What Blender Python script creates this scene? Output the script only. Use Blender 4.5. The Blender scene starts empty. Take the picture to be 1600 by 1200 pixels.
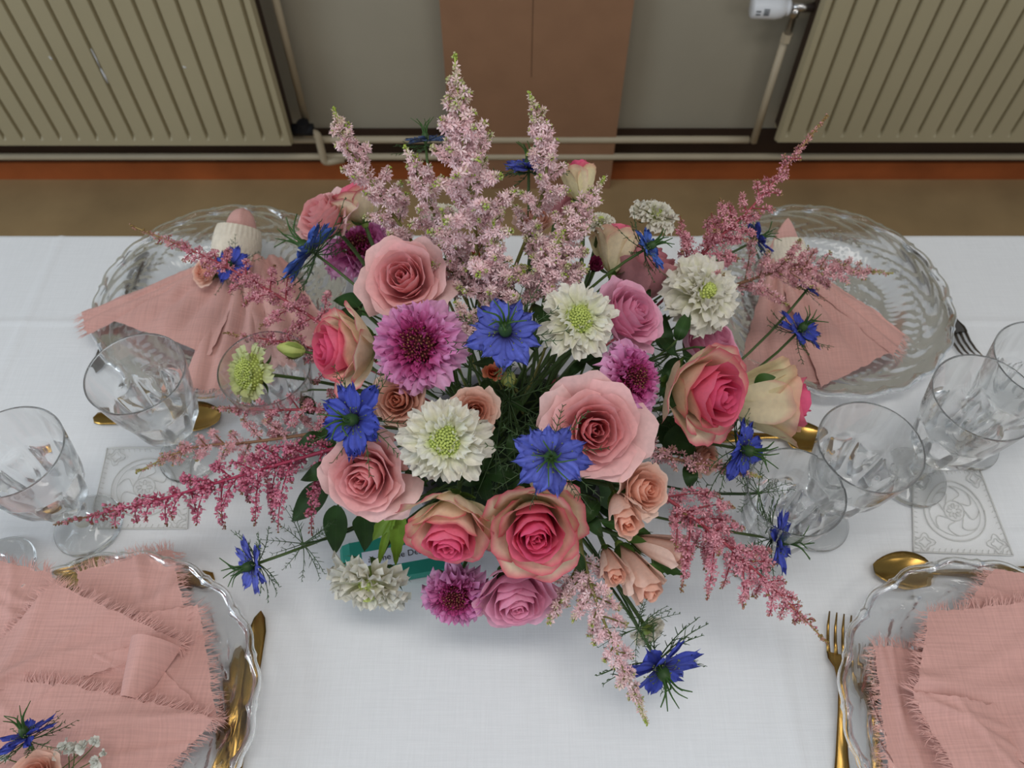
import bpy, math, random
import numpy as np
from mathutils import Vector, Matrix

# ------------------------------------------------------------------ camera, world, light
SC = bpy.context.scene
COL = SC.collection
TZ = 0.75                       # table top above the floor
CAMZ = 1.55
PITCH = math.radians(33.9)
FPX = 1250.0

cd = bpy.data.cameras.new('camera')
cd.sensor_width = 36.0
cd.lens = FPX / 1600.0 * 36.0
cd.clip_start = 0.02
cd.dof.use_dof = True
cd.dof.focus_distance = 0.66
cd.dof.aperture_fstop = 9.0
cam = bpy.data.objects.new('camera', cd)
COL.objects.link(cam)
cam.location = (0, 0, CAMZ)
cam.rotation_euler = (PITCH, 0, 0)
SC.camera = cam

w = bpy.data.worlds.new('room_light')
SC.world = w
w.use_nodes = True
bg = w.node_tree.nodes['Background']
bg.inputs[0].default_value = (0.80, 0.90, 1.0, 1)
bg.inputs[1].default_value = 0.30

def area(name, loc, target, sx, sy, power, col):
    l = bpy.data.lights.new(name, 'AREA')
    l.shape = 'RECTANGLE'; l.size = sx; l.size_y = sy; l.energy = power; l.color = col
    o = bpy.data.objects.new(name, l); COL.objects.link(o)
    o.location = loc
    d = Vector(target) - Vector(loc)
    o.rotation_euler = d.to_track_quat('-Z', 'Y').to_euler()
    return o
area('ceiling_lamp_light', (0.15, 0.10, 2.75), (0.15, 0.25, 0), 1.3, 0.35, 12, (1.0, 0.965, 0.92))
area('added_sparkle_light_left', (-1.35, -0.75, 2.75), (-1.3, -0.6, 0), 1.2, 0.18, 5.5, (1.0, 0.97, 0.93))  # added unseen lamp that puts sparkle on the goblets
area('added_sparkle_light_right', (1.45, -0.65, 2.75), (1.4, -0.5, 0), 1.2, 0.18, 5.5, (1.0, 0.97, 0.93))  # its added counterpart at right, also for glints on the glass
area('window_light', (-2.6, -0.5, 1.75), (0, 0.5, 0.8), 1.3, 1.5, 30, (0.78, 0.89, 1.0))
area('window_light_far', (2.4, -1.6, 1.9), (0, 0.5, 0.8), 1.3, 1.4, 14, (0.95, 0.97, 1.0))

SC.view_settings.view_transform = 'Standard'
SC.view_settings.look = 'None'
SC.view_settings.gamma = 1.0
SC.view_settings.use_curve_mapping = False
SC.view_settings.exposure = 0.0
SC.cycles.diffuse_bounces = 3
SC.cycles.max_bounces = 10
SC.cycles.adaptive_threshold = 0.035
SC.cycles.transparent_max_bounces = 12

rnd = random.Random(7)
nr = np.random.RandomState(7)
sin, cos, pi = math.sin, math.cos, math.pi

# ------------------------------------------------------------------ helpers
def lin(c):
    c = c / 255.0
    return c / 12.92 if c <= 0.04045 else ((c + 0.055) / 1.055) ** 2.4
def S(r, g, b):
    return np.array((lin(r), lin(g), lin(b)))

def ray(px, py):
    a = px - 800.0; v = 600.0 - py
    return np.array((a, FPX * sin(PITCH) + v * cos(PITCH), -FPX * cos(PITCH) + v * sin(PITCH)))
def P(px, py, z=0.0):
    """point at height z above the table top seen at that pixel"""
    d = ray(px, py); t = (CAMZ - TZ - z) / -d[2]
    return np.array((d[0] * t, d[1] * t, TZ + z))
def PY(px, py, Y):
    d = ray(px, py); t = Y / d[1]
    return np.array((d[0] * t, Y, CAMZ + d[2] * t))
def pxm(p):
    """pixels per metre at a world point"""
    d = p[1] * sin(PITCH) + (CAMZ - p[2]) * cos(PITCH)
    return FPX / d

def norm(v):
    v = np.asarray(v, float); return v / (np.linalg.norm(v) + 1e-12)
def frame(axis, roll=0.0):
    z = norm(axis)
    h = np.array((1.0, 0, 0)) if abs(z[0]) < 0.9 else np.array((0, 1.0, 0))
    x = norm(np.cross(np.cross(z, h), z)); y = np.cross(z, x)
    x2 = x * cos(roll) + y * sin(roll); y2 = -x * sin(roll) + y * cos(roll)
    return np.stack((x2, y2, z), 1)

class MB:
    def __init__(s): s.v = []; s.f = []; s.c = []; s.n = 0
    def add(s, v, f, col=(1, 1, 1)):
        v = np.asarray(v, float).reshape(-1, 3); m = len(v)
        c = np.asarray(col, float)
        if c.ndim == 1: c = np.tile(c, (m, 1))
        s.v.append(v); s.c.append(c)
        f = np.asarray(f, int)
        s.f.append(f + s.n); s.n += m
        return s
    def grid(s, g, col=(1, 1, 1), wrap=False):
        """g: (n, m, 3)"""
        n, m = g.shape[:2]
        i = np.arange(n - 1)[:, None]; j = np.arange(m if wrap else m - 1)[None, :]
        j2 = (j + 1) % m
        f = np.stack((i * m + j + 0 * j, i * m + j2, (i + 1) * m + j2, (i + 1) * m + j), -1).reshape(-1, 4)
        c = np.asarray(col, float)
        if c.ndim == 3: c = c.reshape(-1, 3)
        return s.add(g.reshape(-1, 3), f, c)
    def tube(s, pts, rad, col=(1, 1, 1), k=6, cap=True):
        pts = np.asarray(pts, float); n = len(pts)
        rad = np.broadcast_to(np.asarray(rad, float), (n,))
        t = np.gradient(pts, axis=0)
        g = np.zeros((n, k, 3)); a = np.arange(k) / k * 2 * pi
        ref = np.array((0, 0, 1.0))
        if abs(norm(t[0])[2]) > 0.9: ref = np.array((1.0, 0, 0))
        x = None
        for i in range(n):
            z = norm(t[i])
            x = ref - z * ref.dot(z) if x is None else x - z * x.dot(z)
            x = norm(x); y = np.cross(z, x)
            g[i] = pts[i] + rad[i] * (np.cos(a)[:, None] * x + np.sin(a)[:, None] * y)
        b = s.n
        c = np.asarray(col, float)
        if c.ndim == 2: c = np.repeat(c, k, 0)
        s.grid(g, c, True)
        if cap:
            s.f.append(np.array([list(range(b + k - 1, b - 1, -1))]))
            s.f.append(np.array([list(range(b + (n - 1) * k, b + n * k))]))
        return s
    def box(s, lo, hi, col=(1, 1, 1)):
        x0, y0, z0 = lo; x1, y1, z1 = hi
        v = [(x0, y0, z0), (x1, y0, z0), (x1, y1, z0), (x0, y1, z0), (x0, y0, z1), (x1, y0, z1), (x1, y1, z1), (x0, y1, z1)]
        f = [(3, 2, 1, 0), (4, 5, 6, 7), (0, 1, 5, 4), (1, 2, 6, 5), (2, 3, 7, 6), (3, 0, 4, 7)]
        return s.add(v, f, col)
    def sphere(s, c, r, col=(1, 1, 1), k=8, m=5, sc=(1, 1, 1)):
        th = np.linspace(0.001, pi - 0.001, m); a = np.arange(k) / k * 2 * pi
        g = np.stack((np.sin(th)[:, None] * np.cos(a) * sc[0], np.sin(th)[:, None] * np.sin(a) * sc[1], np.cos(th)[:, None] * np.ones(k) * sc[2]), -1) * r + np.asarray(c)
        return s.grid(g, col, True)
    def lathe(s, prof, k=48, c=(0, 0, 0), col=(1, 1, 1)):
        prof = np.asarray(prof, float); a = np.arange(k) / k * 2 * pi
        g = np.stack((prof[:, 0:1] * np.cos(a), prof[:, 0:1] * np.sin(a), prof[:, 1:2] * np.ones(k)), -1) + np.asarray(c)
        return s.grid(g, col, True)
    def xf(s, M3, T=(0, 0, 0)):
        s.v = [v @ np.asarray(M3).T + np.asarray(T) for v in s.v]; return s
    def data(s, name, mat, smooth=True):
        me = bpy.data.meshes.new(name)
        v = np.concatenate(s.v); faces = []
        for f in s.f: faces += f.tolist()
        me.from_pydata(v.tolist(), [], faces)
        ca = me.attributes.new('Col', 'FLOAT_COLOR', 'POINT')
        c = np.concatenate(s.c); c4 = np.ones((len(c), 4)); c4[:, :3] = c
        ca.data.foreach_set('color', c4.ravel())
        if smooth: me.polygons.foreach_set('use_smooth', np.ones(len(me.polygons), bool))
        me.materials.append(mat)
        me.update()
        return me
    def build(s, name, mat, parent=None, smooth=True, **kw):
        return link(name, s.data(name, mat, smooth), parent, **kw)

def link(name, data, parent=None, label=None, cat=None, group=None, kind=None):
    o = bpy.data.objects.new(name, data); COL.objects.link(o)
    if parent is not None: o.parent = parent
    if label: o['label'] = label
    if cat: o['category'] = cat
    if group: o['group'] = group
    if kind: o['kind'] = kind
    return o
def thing(name, label, cat, loc=(0, 0, 0), group=None, M3=None, scale=1.0, kind=None):
    o = link(name, None, None, label, cat, group, kind)
    o.empty_display_size = 0.02
    M = Matrix.Identity(4)
    if M3 is not None:
        for i in range(3):
            for j in range(3): M[i][j] = float(M3[i, j]) * scale
    else:
        for i in range(3): M[i][i] = scale
    for i in range(3): M[i][3] = float(loc[i])
    o.matrix_basis = M
    return o
def bez(a, b, c, n=10):
    t = np.linspace(0, 1, n)[:, None]
    return (1 - t) ** 2 * np.asarray(a) + 2 * t * (1 - t) * np.asarray(b) + t ** 2 * np.asarray(c)
def spline(pts, n=24):
    """Catmull-Rom through the points"""
    p = [np.asarray(q, float) for q in pts]
    p = [2 * p[0] - p[1]] + p + [2 * p[-1] - p[-2]]
    out = []; seg = len(p) - 3
    for i in range(n):
        u = i / (n - 1) * seg; k = min(int(u), seg - 1); t = u - k
        a, b, c, d = p[k:k + 4]
        out.append(0.5 * (2 * b + (c - a) * t + (2 * a - 5 * b + 4 * c - d) * t * t + (3 * b - a - 3 * c + d) * t ** 3))
    return np.array(out)
def sm(x, a, b):
    t = np.clip((x - a) / (b - a), 0, 1); return t * t * (3 - 2 * t)

# ------------------------------------------------------------------ materials
def mat_new(name):
    m = bpy.data.materials.new(name); m.use_nodes = True
    nt = m.node_tree; return m, nt, nt.nodes['Principled BSDF'], nt.nodes['Material Output']
def mk(name, col=None, rough=0.6, metal=0.0, attr=False, noise=None, bump=None, transl=0.0, spec=0.3, mixc=None, coat=0):
    """noise=(scale, amount) varies the colour, bump=(scale, strength, distance) adds relief"""
    m, nt, b, out = mat_new(name); N, L = nt.nodes, nt.links
    b.inputs['Roughness'].default_value = rough; b.inputs['Metallic'].default_value = metal
    b.inputs['Specular IOR Level'].default_value = spec
    tc = N.new('ShaderNodeTexCoord')
    if attr:
        a = N.new('ShaderNodeAttribute'); a.attribute_name = 'Col'; src = a.outputs['Color']
    else:
        r = N.new('ShaderNodeRGB'); r.outputs[0].default_value = (*col, 1); src = r.outputs[0]
    if noise:
        nz = N.new('ShaderNodeTexNoise'); nz.inputs['Scale'].default_value = noise[0]; nz.inputs['Detail'].default_value = 4
        L.new(tc.outputs['Object'], nz.inputs['Vector'])
        mr = N.new('ShaderNodeMapRange'); mr.inputs[1].default_value = 0.3; mr.inputs[2].default_value = 0.7
        mr.inputs[3].default_value = 1 - noise[1]; mr.inputs[4].default_value = 1 + noise[1] * 0.6
        L.new(nz.outputs[0], mr.inputs[0])
        if mixc is not None:
            mx = N.new('ShaderNodeMix'); mx.data_type = 'RGBA'
            L.new(nz.outputs[0], mx.inputs['Factor']); L.new(src, mx.inputs['A']); mx.inputs['B'].default_value = (*mixc, 1)
            src = mx.outputs['Result']
        vm = N.new('ShaderNodeVectorMath'); vm.operation = 'SCALE'
        L.new(src, vm.inputs[0]); L.new(mr.outputs[0], vm.inputs['Scale']); src = vm.outputs[0]
    L.new(src, b.inputs['Base Color'])
    if bump:
        bz = N.new('ShaderNodeTexNoise'); bz.inputs['Scale'].default_value = bump[0]; bz.inputs['Detail'].default_value = 5
        L.new(tc.outputs['Object'], bz.inputs['Vector'])
        bp = N.new('ShaderNodeBump'); bp.inputs['Strength'].default_value = bump[1]; bp.inputs['Distance'].default_value = bump[2]
        L.new(bz.outputs[0], bp.inputs['Height']); L.new(bp.outputs[0], b.inputs['Normal'])
    if coat: b.inputs['Coat Weight'].default_value = coat
    if transl > 0:
        t = N.new('ShaderNodeBsdfTranslucent'); L.new(src, t.inputs['Color'])
        ms = N.new('ShaderNodeMixShader'); ms.inputs[0].default_value = transl
        L.new(b.outputs[0], ms.inputs[1]); L.new(t.outputs[0], ms.inputs[2]); L.new(ms.outputs[0], out.inputs['Surface'])
    return m
def mk_fabric(name, col, scale, amount, bumpd, mixc=None, transl=0.0, slub=0.5):
    """woven cloth: two crossed wave textures with slubs"""
    m, nt, b, out = mat_new(name); N, L = nt.nodes, nt.links
    tc = N.new('ShaderNodeTexCoord')
    hs = []
    for ax in ('X', 'Y'):
        mp = N.new('ShaderNodeMapping')
        mp.inputs['Scale'].default_value = (scale, scale * 0.04, 1) if ax == 'X' else (scale * 0.04, scale, 1)
        L.new(tc.outputs['Object'], mp.inputs['Vector'])
        nz = N.new('ShaderNodeTexNoise'); nz.inputs['Scale'].default_value = 1.0; nz.inputs['Detail'].default_value = 3
        L.new(mp.outputs[0], nz.inputs['Vector']); hs.append(nz.outputs[0])
    ad = N.new('ShaderNodeMath'); ad.operation = 'ADD'; L.new(hs[0], ad.inputs[0]); L.new(hs[1], ad.inputs[1])
    mr = N.new('ShaderNodeMapRange'); mr.inputs[1].default_value = 0.7; mr.inputs[2].default_value = 1.3
    mr.inputs[3].default_value = 1 - amount; mr.inputs[4].default_value = 1 + amount
    L.new(ad.outputs[0], mr.inputs[0])
    vm = N.new('ShaderNodeVectorMath'); vm.operation = 'SCALE'; vm.inputs[0].default_value = col
    L.new(mr.outputs[0], vm.inputs['Scale'])
    L.new(vm.outputs[0], b.inputs['Base Color'])
    bp = N.new('ShaderNodeBump'); bp.inputs['Strength'].default_value = slub; bp.inputs['Distance'].default_value = bumpd
    L.new(ad.outputs[0], bp.inputs['Height']); L.new(bp.outputs[0], b.inputs['Normal'])
    b.inputs['Roughness'].default_value = 0.85; b.inputs['Specular IOR Level'].default_value = 0.15
    b.inputs['Sheen Weight'].default_value = 0.15
    if transl > 0:
        t = N.new('ShaderNodeBsdfTranslucent'); L.new(vm.outputs[0], t.inputs['Color'])
        ms = N.new('ShaderNodeMixShader'); ms.inputs[0].default_value = transl
        L.new(b.outputs[0], ms.inputs[1]); L.new(t.outputs[0], ms.inputs[2]); L.new(ms.outputs[0], out.inputs['Surface'])
    return m
def mk_glass(name, clear, tint=(1, 1, 1), rough=0.0, ior=1.45):
    m, nt, b, out = mat_new(name); N, L = nt.nodes, nt.links
    N.remove(b)
    g = N.new('ShaderNodeBsdfGlass'); g.inputs['Color'].default_value = (*tint, 1); g.inputs['Roughness'].default_value = rough
    g.inputs['IOR'].default_value = ior
    t = N.new('ShaderNodeBsdfTransparent'); t.inputs['Color'].default_value = (*tint, 1)
    ms = N.new('ShaderNodeMixShader'); ms.inputs[0].default_value = clear
    L.new(g.outputs[0], ms.inputs[1]); L.new(t.outputs[0], ms.inputs[2]); L.new(ms.outputs[0], out.inputs['Surface'])
    return m

M = {}
M['petal'] = mk('petal_soft', attr=True, rough=0.55, noise=(9, 0.08), transl=0.30, spec=0.2)
M['petal_thin'] = mk('petal_thin', attr=True, rough=0.6, noise=(14, 0.10), transl=0.25, spec=0.15)
M['blue'] = mk('petal_blue', attr=True, rough=0.5, noise=(12, 0.12), transl=0.15, spec=0.2)
M['green'] = mk('plant_green', attr=True, rough=0.5, noise=(30, 0.15), spec=0.35)
M['floret'] = mk('floret', attr=True, rough=0.6, spec=0.2, transl=0.2)
M['leaf'] = mk('leaf', attr=True, rough=0.55, noise=(60, 0.3), spec=0.25, transl=0.12)
M['cloth'] = mk_fabric('white_cotton', tuple(S(232, 233, 234)), 700, 0.03, 0.0006, slub=0.25)
M['pink_linen'] = mk_fabric('pink_linen', tuple(S(216, 166, 156)), 520, 0.09, 0.0006, transl=0.08, slub=0.6)
M['fringe'] = mk('pink_thread', attr=True, rough=0.9, spec=0.1, transl=0.15)
M['knit'] = mk('cream_knit', col=tuple(S(226, 214, 194)), rough=0.9, noise=(120, 0.1), bump=(500, 0.4, 0.001))
M['lace'] = mk('lace_line_grey', col=tuple(S(214, 213, 209)), rough=0.9, spec=0.1)
M['lace_ground'] = mk('lace_ground_net', col=tuple(S(233, 233, 232)), rough=0.95, spec=0.1, bump=(900, 0.5, 0.0006))  # net ground, nearly the same white as the cloth
M['glass'] = mk_glass('cut_glass', 0.12, (0.997, 1.0, 0.998))
M['plate'] = mk_glass('pressed_glass', 0.20, (0.992, 0.996, 0.996))
M['gold'] = mk('gold_metal', col=tuple(S(164, 130, 70)), rough=0.24, metal=1.0, noise=(40, 0.1))
M['steel'] = mk('dark_steel', col=tuple(S(120, 112, 104)), rough=0.2, metal=1.0)
M['rad'] = mk('radiator_enamel', col=tuple(S(174, 163, 132)), rough=0.45, noise=(3, 0.05))
M['pipe'] = mk('pipe_paint', col=tuple(S(186, 172, 146)), rough=0.45, noise=(8, 0.08))
M['wall'] = mk('wall_paint', col=tuple(S(160, 152, 134)), rough=0.9, noise=(2.2, 0.10), bump=(60, 0.15, 0.002))
M['wood_red'] = mk('red_brown_wood', col=tuple(S(164, 88, 46)), rough=0.45, noise=(6, 0.25))
M['dark_brown'] = mk('plain_dark_brown', col=tuple(S(58, 42, 32)), rough=0.6, noise=(6, 0.2))
M['board'] = mk('brown_hardboard', col=tuple(S(150, 112, 84)), rough=0.8, noise=(14, 0.07), bump=(300, 0.1, 0.001))
M['floor'] = mk('brown_floor', col=tuple(S(174, 144, 102)), rough=0.75, noise=(5, 0.22), mixc=tuple(S(158, 132, 94)))
M['white_plastic'] = mk('white_plastic', col=tuple(S(225, 226, 228)), rough=0.35)
M['black'] = mk('black_print', col=(0.01, 0.01, 0.012), rough=0.6)
M['chrome'] = mk('chrome', col=(0.62, 0.6, 0.58), rough=0.25, metal=1.0)
M['teal'] = mk('teal_card', col=tuple(S(40, 140, 122)), rough=0.5, noise=(20, 0.06))
M['paper'] = mk('white_paper', col=tuple(S(222, 226, 238)), rough=0.8)
M['foam'] = mk('dark_foam', col=tuple(S(30, 44, 26)), rough=0.95, bump=(200, 0.6, 0.004))
M['bowl'] = mk('grey_ceramic', col=tuple(S(186, 186, 198)), rough=0.35)
M['tablewood'] = mk('table_wood', col=tuple(S(150, 120, 88)), rough=0.5, noise=(8, 0.15))

# ------------------------------------------------------------------ setting
YW = 1.75
def plane_thick(name, lo, hi, mat, **kw):
    return MB().box(lo, hi).build(name, mat, None, False, **kw)
plane_thick('floor', (-3.2, -2.4, -0.05), (3.2, YW, 0.0), M['floor'], kind='structure', label='worn brown floor between table and radiators')
plane_thick('wall_back', (-3.2, YW, -0.05), (3.2, YW + 0.12, 2.8), M['wall'], kind='structure', label='grey beige painted wall behind the radiators')
plane_thick('baseboard_back', (-3.2, YW - 0.014, 0.0), (3.2, YW, 0.058), M['wood_red'], kind='structure', label='red brown wooden baseboard along the wall')
plane_thick('trim_1', (-3.2, YW - 0.006, 0.058), (3.2, YW, 0.165), M['dark_brown'], kind='structure', label='dark brown strip above the baseboard')  # thin strip, evenly dark brown, between baseboard and wall

pil = thing('wall_pillar', 'brown board clad pillar between the two radiators', 'pillar', (0.055, YW, 0), kind='structure')
del pil['category']
def board(x0, x1, z0, z1):
    b = MB().box((x0, -0.052, z0), (x1, -0.001, z1)); b.build('panel', M['board'], pil, False)
board(-0.2165, -0.0088, 0.0, 2.8); board(-0.0074, 0.2165, 0.0, 2.8)
MB().box((-0.0088, -0.0517, 0.0), (-0.0074, -0.02, 0.356)).build('seam_filler', M['board'], pil, False)
MB().box((-0.016, -0.0526, 0.352), (0.002, -0.0519, 0.356)).build('seam_strip', M['board'], pil, False)

def radiator(x0, x1, z0, z1, label, dots_from_right):
    yf = YW - 0.115
    t = thing('radiator', label, 'radiator', ((x0 + x1) / 2, yf, z0), group='panel radiators on the wall')
    cx = (x0 + x1) / 2
    pitch = 0.0465
    n = int((x1 - x0 - 0.03) / pitch)
    prof = [(x0 - cx, 0.004), (x0 - cx + 0.004, 0.0)]
    xs = x0 - cx + 0.022
    for i in range(n):
        c = xs + i * pitch + (0 if not dots_from_right else (x1 - x0 - 0.044 - (n - 1) * pitch))
        prof += [(c - 0.005, 0.0), (c - 0.002, 0.011), (c + 0.002, 0.011), (c + 0.005, 0.0)]
    prof += [(x1 - cx - 0.004, 0.0), (x1 - cx, 0.004)]
    prof = np.array(prof)
    h = z1 - z0
    zs = np.array([0.0, 0.004, 0.020, 0.034, h - 0.034, h - 0.02, h - 0.004, h])
    dep = np.array([0.0, 0.0, 0.0, 1.0, 1.0, 0.0, 0.0, 0.0]); off = np.array([0.004, 0, 0, 0, 0, 0, 0, 0.004])
    g = np.zeros((len(zs), len(prof), 3))
    for i in range(len(zs)):
        g[i, :, 0] = prof[:, 0]; g[i, :, 1] = prof[:, 1] * (dep[i] if 2 < i < 5 else (1 if False else 0)) + off[i]; g[i, :, 2] = zs[i]
    g[:, 0, 1] = 0.014; g[:, -1, 1] = 0.014; g[0, :, 1] = 0.014; g[-1, :, 1] = 0.014
    MB().grid(g).build('front_panel', M['rad'], t, False)
    b = MB().box((x0 - cx, 0.0125, 0.0), (x1 - cx, 0.0205, h)); b.build('front_edge', M['rad'], t, False)
    b = MB().box((x0 - cx + 0.01, 0.062, 0.0), (x1 - cx - 0.01, 0.074, h)); b.build('rear_panel', M['rad'], t, False)
    for sx in (x0 - cx + 0.004, x1 - cx - 0.008):
        MB().box((sx, 0.0205, 0.02), (sx + 0.004, 0.062, h - 0.02)).build('side_cover', M['dark_brown'], t, False)
    for bx in ((x0 - cx) * 0.7, (x1 - cx) * 0.7):
        MB().box((bx - 0.015, 0.074, 0.1), (bx + 0.015, 0.115, h - 0.1)).build('wall_bracket', M['rad'], t, False)
    return t
rad_l = radiator(-2.25, -0.557, 0.198, 0.80, 'beige ribbed panel radiator at left with scuff marks', True)
radiator(0.668, 2.30, 0.208, 0.80, 'beige ribbed panel radiator at right beside white thermostat valve', False)
for (x0, y0, x1, y1, wd) in ((142, 76, 157, 107, 0.0016), (157, 107, 169, 130, 0.0026), (76, 88, 82, 94, 0.002), (285, 104, 291, 106, 0.002)):
    A_ = PY(x0, y0, YW - 0.1155) - np.array(rad_l.location); B_ = PY(x1, y1, YW - 0.1155) - np.array(rad_l.location)
    MB().tube([A_, (A_ + B_) / 2 + np.array((0.001, 0, 0)), B_], [wd * 0.4, wd, wd * 0.5], k=5).build('scuff_mark', M['white_plastic'], rad_l)

def pipe(name, pts, r, label, mat='pipe', n=24, k=10, cat='pipe', group='heating pipes along the wall'):
    b = MB(); p = np.array([np.asarray(q, float) for q in pts])
    o = p[0].copy(); b.tube(p - o, r, k=k)
    t = b.build(name, M[mat], None, label=label, cat=cat, group=group); t.location = o
    return t
yp = YW - 0.05
pipe('heating_pipe', [(-3.1, yp, 0.112), (-0.5, yp, 0.112), (3.1, yp, 0.112)], 0.009, 'long lower heating pipe running just above the baseboard')
pipe('heating_pipe', spline([(-0.66, yp, 0.168), (-0.4, yp, 0.168), (0.3, yp, 0.168), (0.62, yp, 0.168)], 12), 0.0095, 'upper heating pipe crossing behind the pillar between radiators')
# left return pipe with black fitting and elbow
def corner_pipe(pts, r=0.014, n=5):
    out = [np.asarray(pts[0], float)]
    for i in range(1, len(pts) - 1):
        a, b, c = (np.asarray(pts[k], float) for k in (i - 1, i, i + 1))
        d1 = norm(a - b); d2 = norm(c - b)
        for q in bez(b + d1 * r, b, b + d2 * r, n): out.append(q)
    out.append(np.asarray(pts[-1], float)); return out
pipe('riser_pipe', [(-0.530, yp + 0.01, 0.22), (-0.527, yp + 0.01, 0.9)], 0.0095, 'thin vertical riser pipe beside the left radiator edge', group=None)
pipe('elbow_pipe', corner_pipe([(-0.535, yp - 0.02, 0.205), (-0.500, yp - 0.02, 0.205), (-0.500, yp - 0.02, 0.108), (-0.45, yp - 0.005, 0.108)]), 0.010, 'short elbow pipe below the black radiator fitting', group=None)
vf = thing('radiator_fitting', 'black valve fitting at lower corner of left radiator', 'valve', (-0.53, yp - 0.02, 0.205))
MB().tube([(-0.03, 0, 0.01), (0.022, 0, 0.01)], 0.016, k=10).build('valve_body', M['black'], vf)
MB().tube([(0.0, 0, 0.012), (0.0, 0, 0.034)], [0.018, 0.016], k=8).build('lockshield_cap', M['black'], vf, False)
# right supply pipe and thermostat
pa = PY(1232, 62, YW - 0.06); pb = PY(1188, 212, YW - 0.055)
pipe('riser_pipe', [(0.632, YW - 0.055, 0.165), (0.632, YW - 0.055, pa[2])], 0.0095, 'vertical riser pipe below the white thermostat valve', group=None)
vt = PY(1205, 17, YW - 0.075)
tv = thing('thermostat_valve', 'white thermostatic radiator valve with printed marks on metal tee', 'valve', (0.632, YW - 0.06, pa[2]))
vz = vt[2] - pa[2]
hx = vt[0] - 0.632
k = 26
prof = [(0.0001, -0.041), (0.021, -0.041), (0.024, -0.037), (0.026, 0.012), (0.023, 0.028), (0.016, 0.036), (0.016, 0.044)]
b = MB().lathe(prof, 20)
for gth in range(20):
    pass
b.xf(np.array(((0, 0, 1.0), (0, 1, 0), (-1, 0, 0))), (hx, 0, vz)); b.build('thermostat_head', M['white_plastic'], tv)
MB().tube([(hx + 0.036, 0, vz), (hx + 0.042, 0, vz)], 0.0185, k=16).build('collar_ring', M['white_plastic'], tv)
MB().tube([(hx + 0.044, 0, vz), (0.045, 0, vz)], 0.011, k=12).build('valve_body', M['chrome'], tv)
MB().tube([(0.0, 0, vz), (0, 0, vz - 0.02), (0, 0, vz - 0.022), (0, 0, 0.012)], [0.0125, 0.0125, 0.009, 0.009], k=10).build('valve_tail', M['chrome'], tv)
MB().tube([(0.0, 0, 0.016), (0, 0, -0.004)], 0.0125, k=6).build('nut', M['pipe'], tv, False)
mk_b = MB()
for q, (dx, dz, wd) in enumerate(((-0.030, 0.004, 0.010), (-0.030, -0.003, 0.010), (-0.012, 0.008, 0.012), (-0.012, 0.004, 0.012), (-0.012, 0.000, 0.012), (-0.012, -0.004, 0.012))):
    y = -math.sqrt(max(0.0257 ** 2 - dz * dz, 0)) - 0.0003
    mk_b.box((hx + dx - wd / 2, y - 0.0004, vz + dz - 0.0008), (hx + dx + wd / 2, y + 0.002, vz + dz + 0.0008))
mk_b.build('printed_marks', M['black'], tv, False, kind='stuff')

# ------------------------------------------------------------------ table and cloth
TY0, TY1 = 0.025, 0.785
tab = thing('dining_table', 'wooden dining table hidden beneath the white cloth', 'table', (0, 0.405, 0))
MB().box((-1.25, TY0 - 0.403, TZ - 0.035), (1.25, TY1 - 0.407, TZ - 0.006)).build('tabletop', M['tablewood'], tab, False)
for lx in (-1.18, 1.18):
    for ly in (-0.32, 0.32):
        MB().box((lx - 0.025, ly - 0.025, 0.0), (lx + 0.025, ly + 0.025, TZ - 0.035)).build('leg', M['tablewood'], tab, False)

def cloth_h(x, y):
    h = 0.0004 * np.sin(9 * x + 3 * y) + 0.0003 * np.sin(17 * y - 5 * x)
    def ridge(d, wd, a): return a * np.exp(-(d / wd) ** 2)
    h = h + ridge(x - 0.003 - 0.004 * np.sin(6 * y), 0.0022, 0.0016)
    h = h + ridge(x - 0.262, 0.003, 0.0016) + ridge(x + 0.62, 0.003, 0.0014)
    h = h + ridge(y - P(60, 502)[1], 0.003, 0.0016)
    h = h + ridge(y - P(60, 832)[1], 0.003, 0.0010)
    h = h + 0.0006 * np.sin(34 * (x * 0.35 + y)) * np.exp(-((x + 0.05) / 0.2) ** 2 - ((y - 0.12) / 0.1) ** 2)
    return h
xs = np.linspace(-1.27, 1.27, 420)
yt = np.linspace(TY0, TY1, 190)
drop = np.linspace(0.0, 0.26, 12)[1:]
rows = []
X, Yg = np.meshgrid(xs, yt)
top = np.stack((X, Yg, TZ + cloth_h(X, Yg) - 0.002), -1)
def hang(y0, sgn):
    g = []
    for d in drop:
        wv = 0.012 * np.sin(xs * 13 + sgn) * min(1, d / 0.15)
        g.append(np.stack((xs, np.full_like(xs, y0) + sgn * (0.004 + 0.012 * (1 - math.exp(-d * 20))) + wv, np.full_like(xs, TZ - 0.002 - d)), -1))
    return g
g = np.array(hang(TY0, -1)[::-1] + list(top) + hang(TY1, 1))
tc = MB().grid(g).build('tablecloth', M['cloth'], None, label='white cotton tablecloth with pressed fold lines and lace insets', cat='tablecloth')
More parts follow.
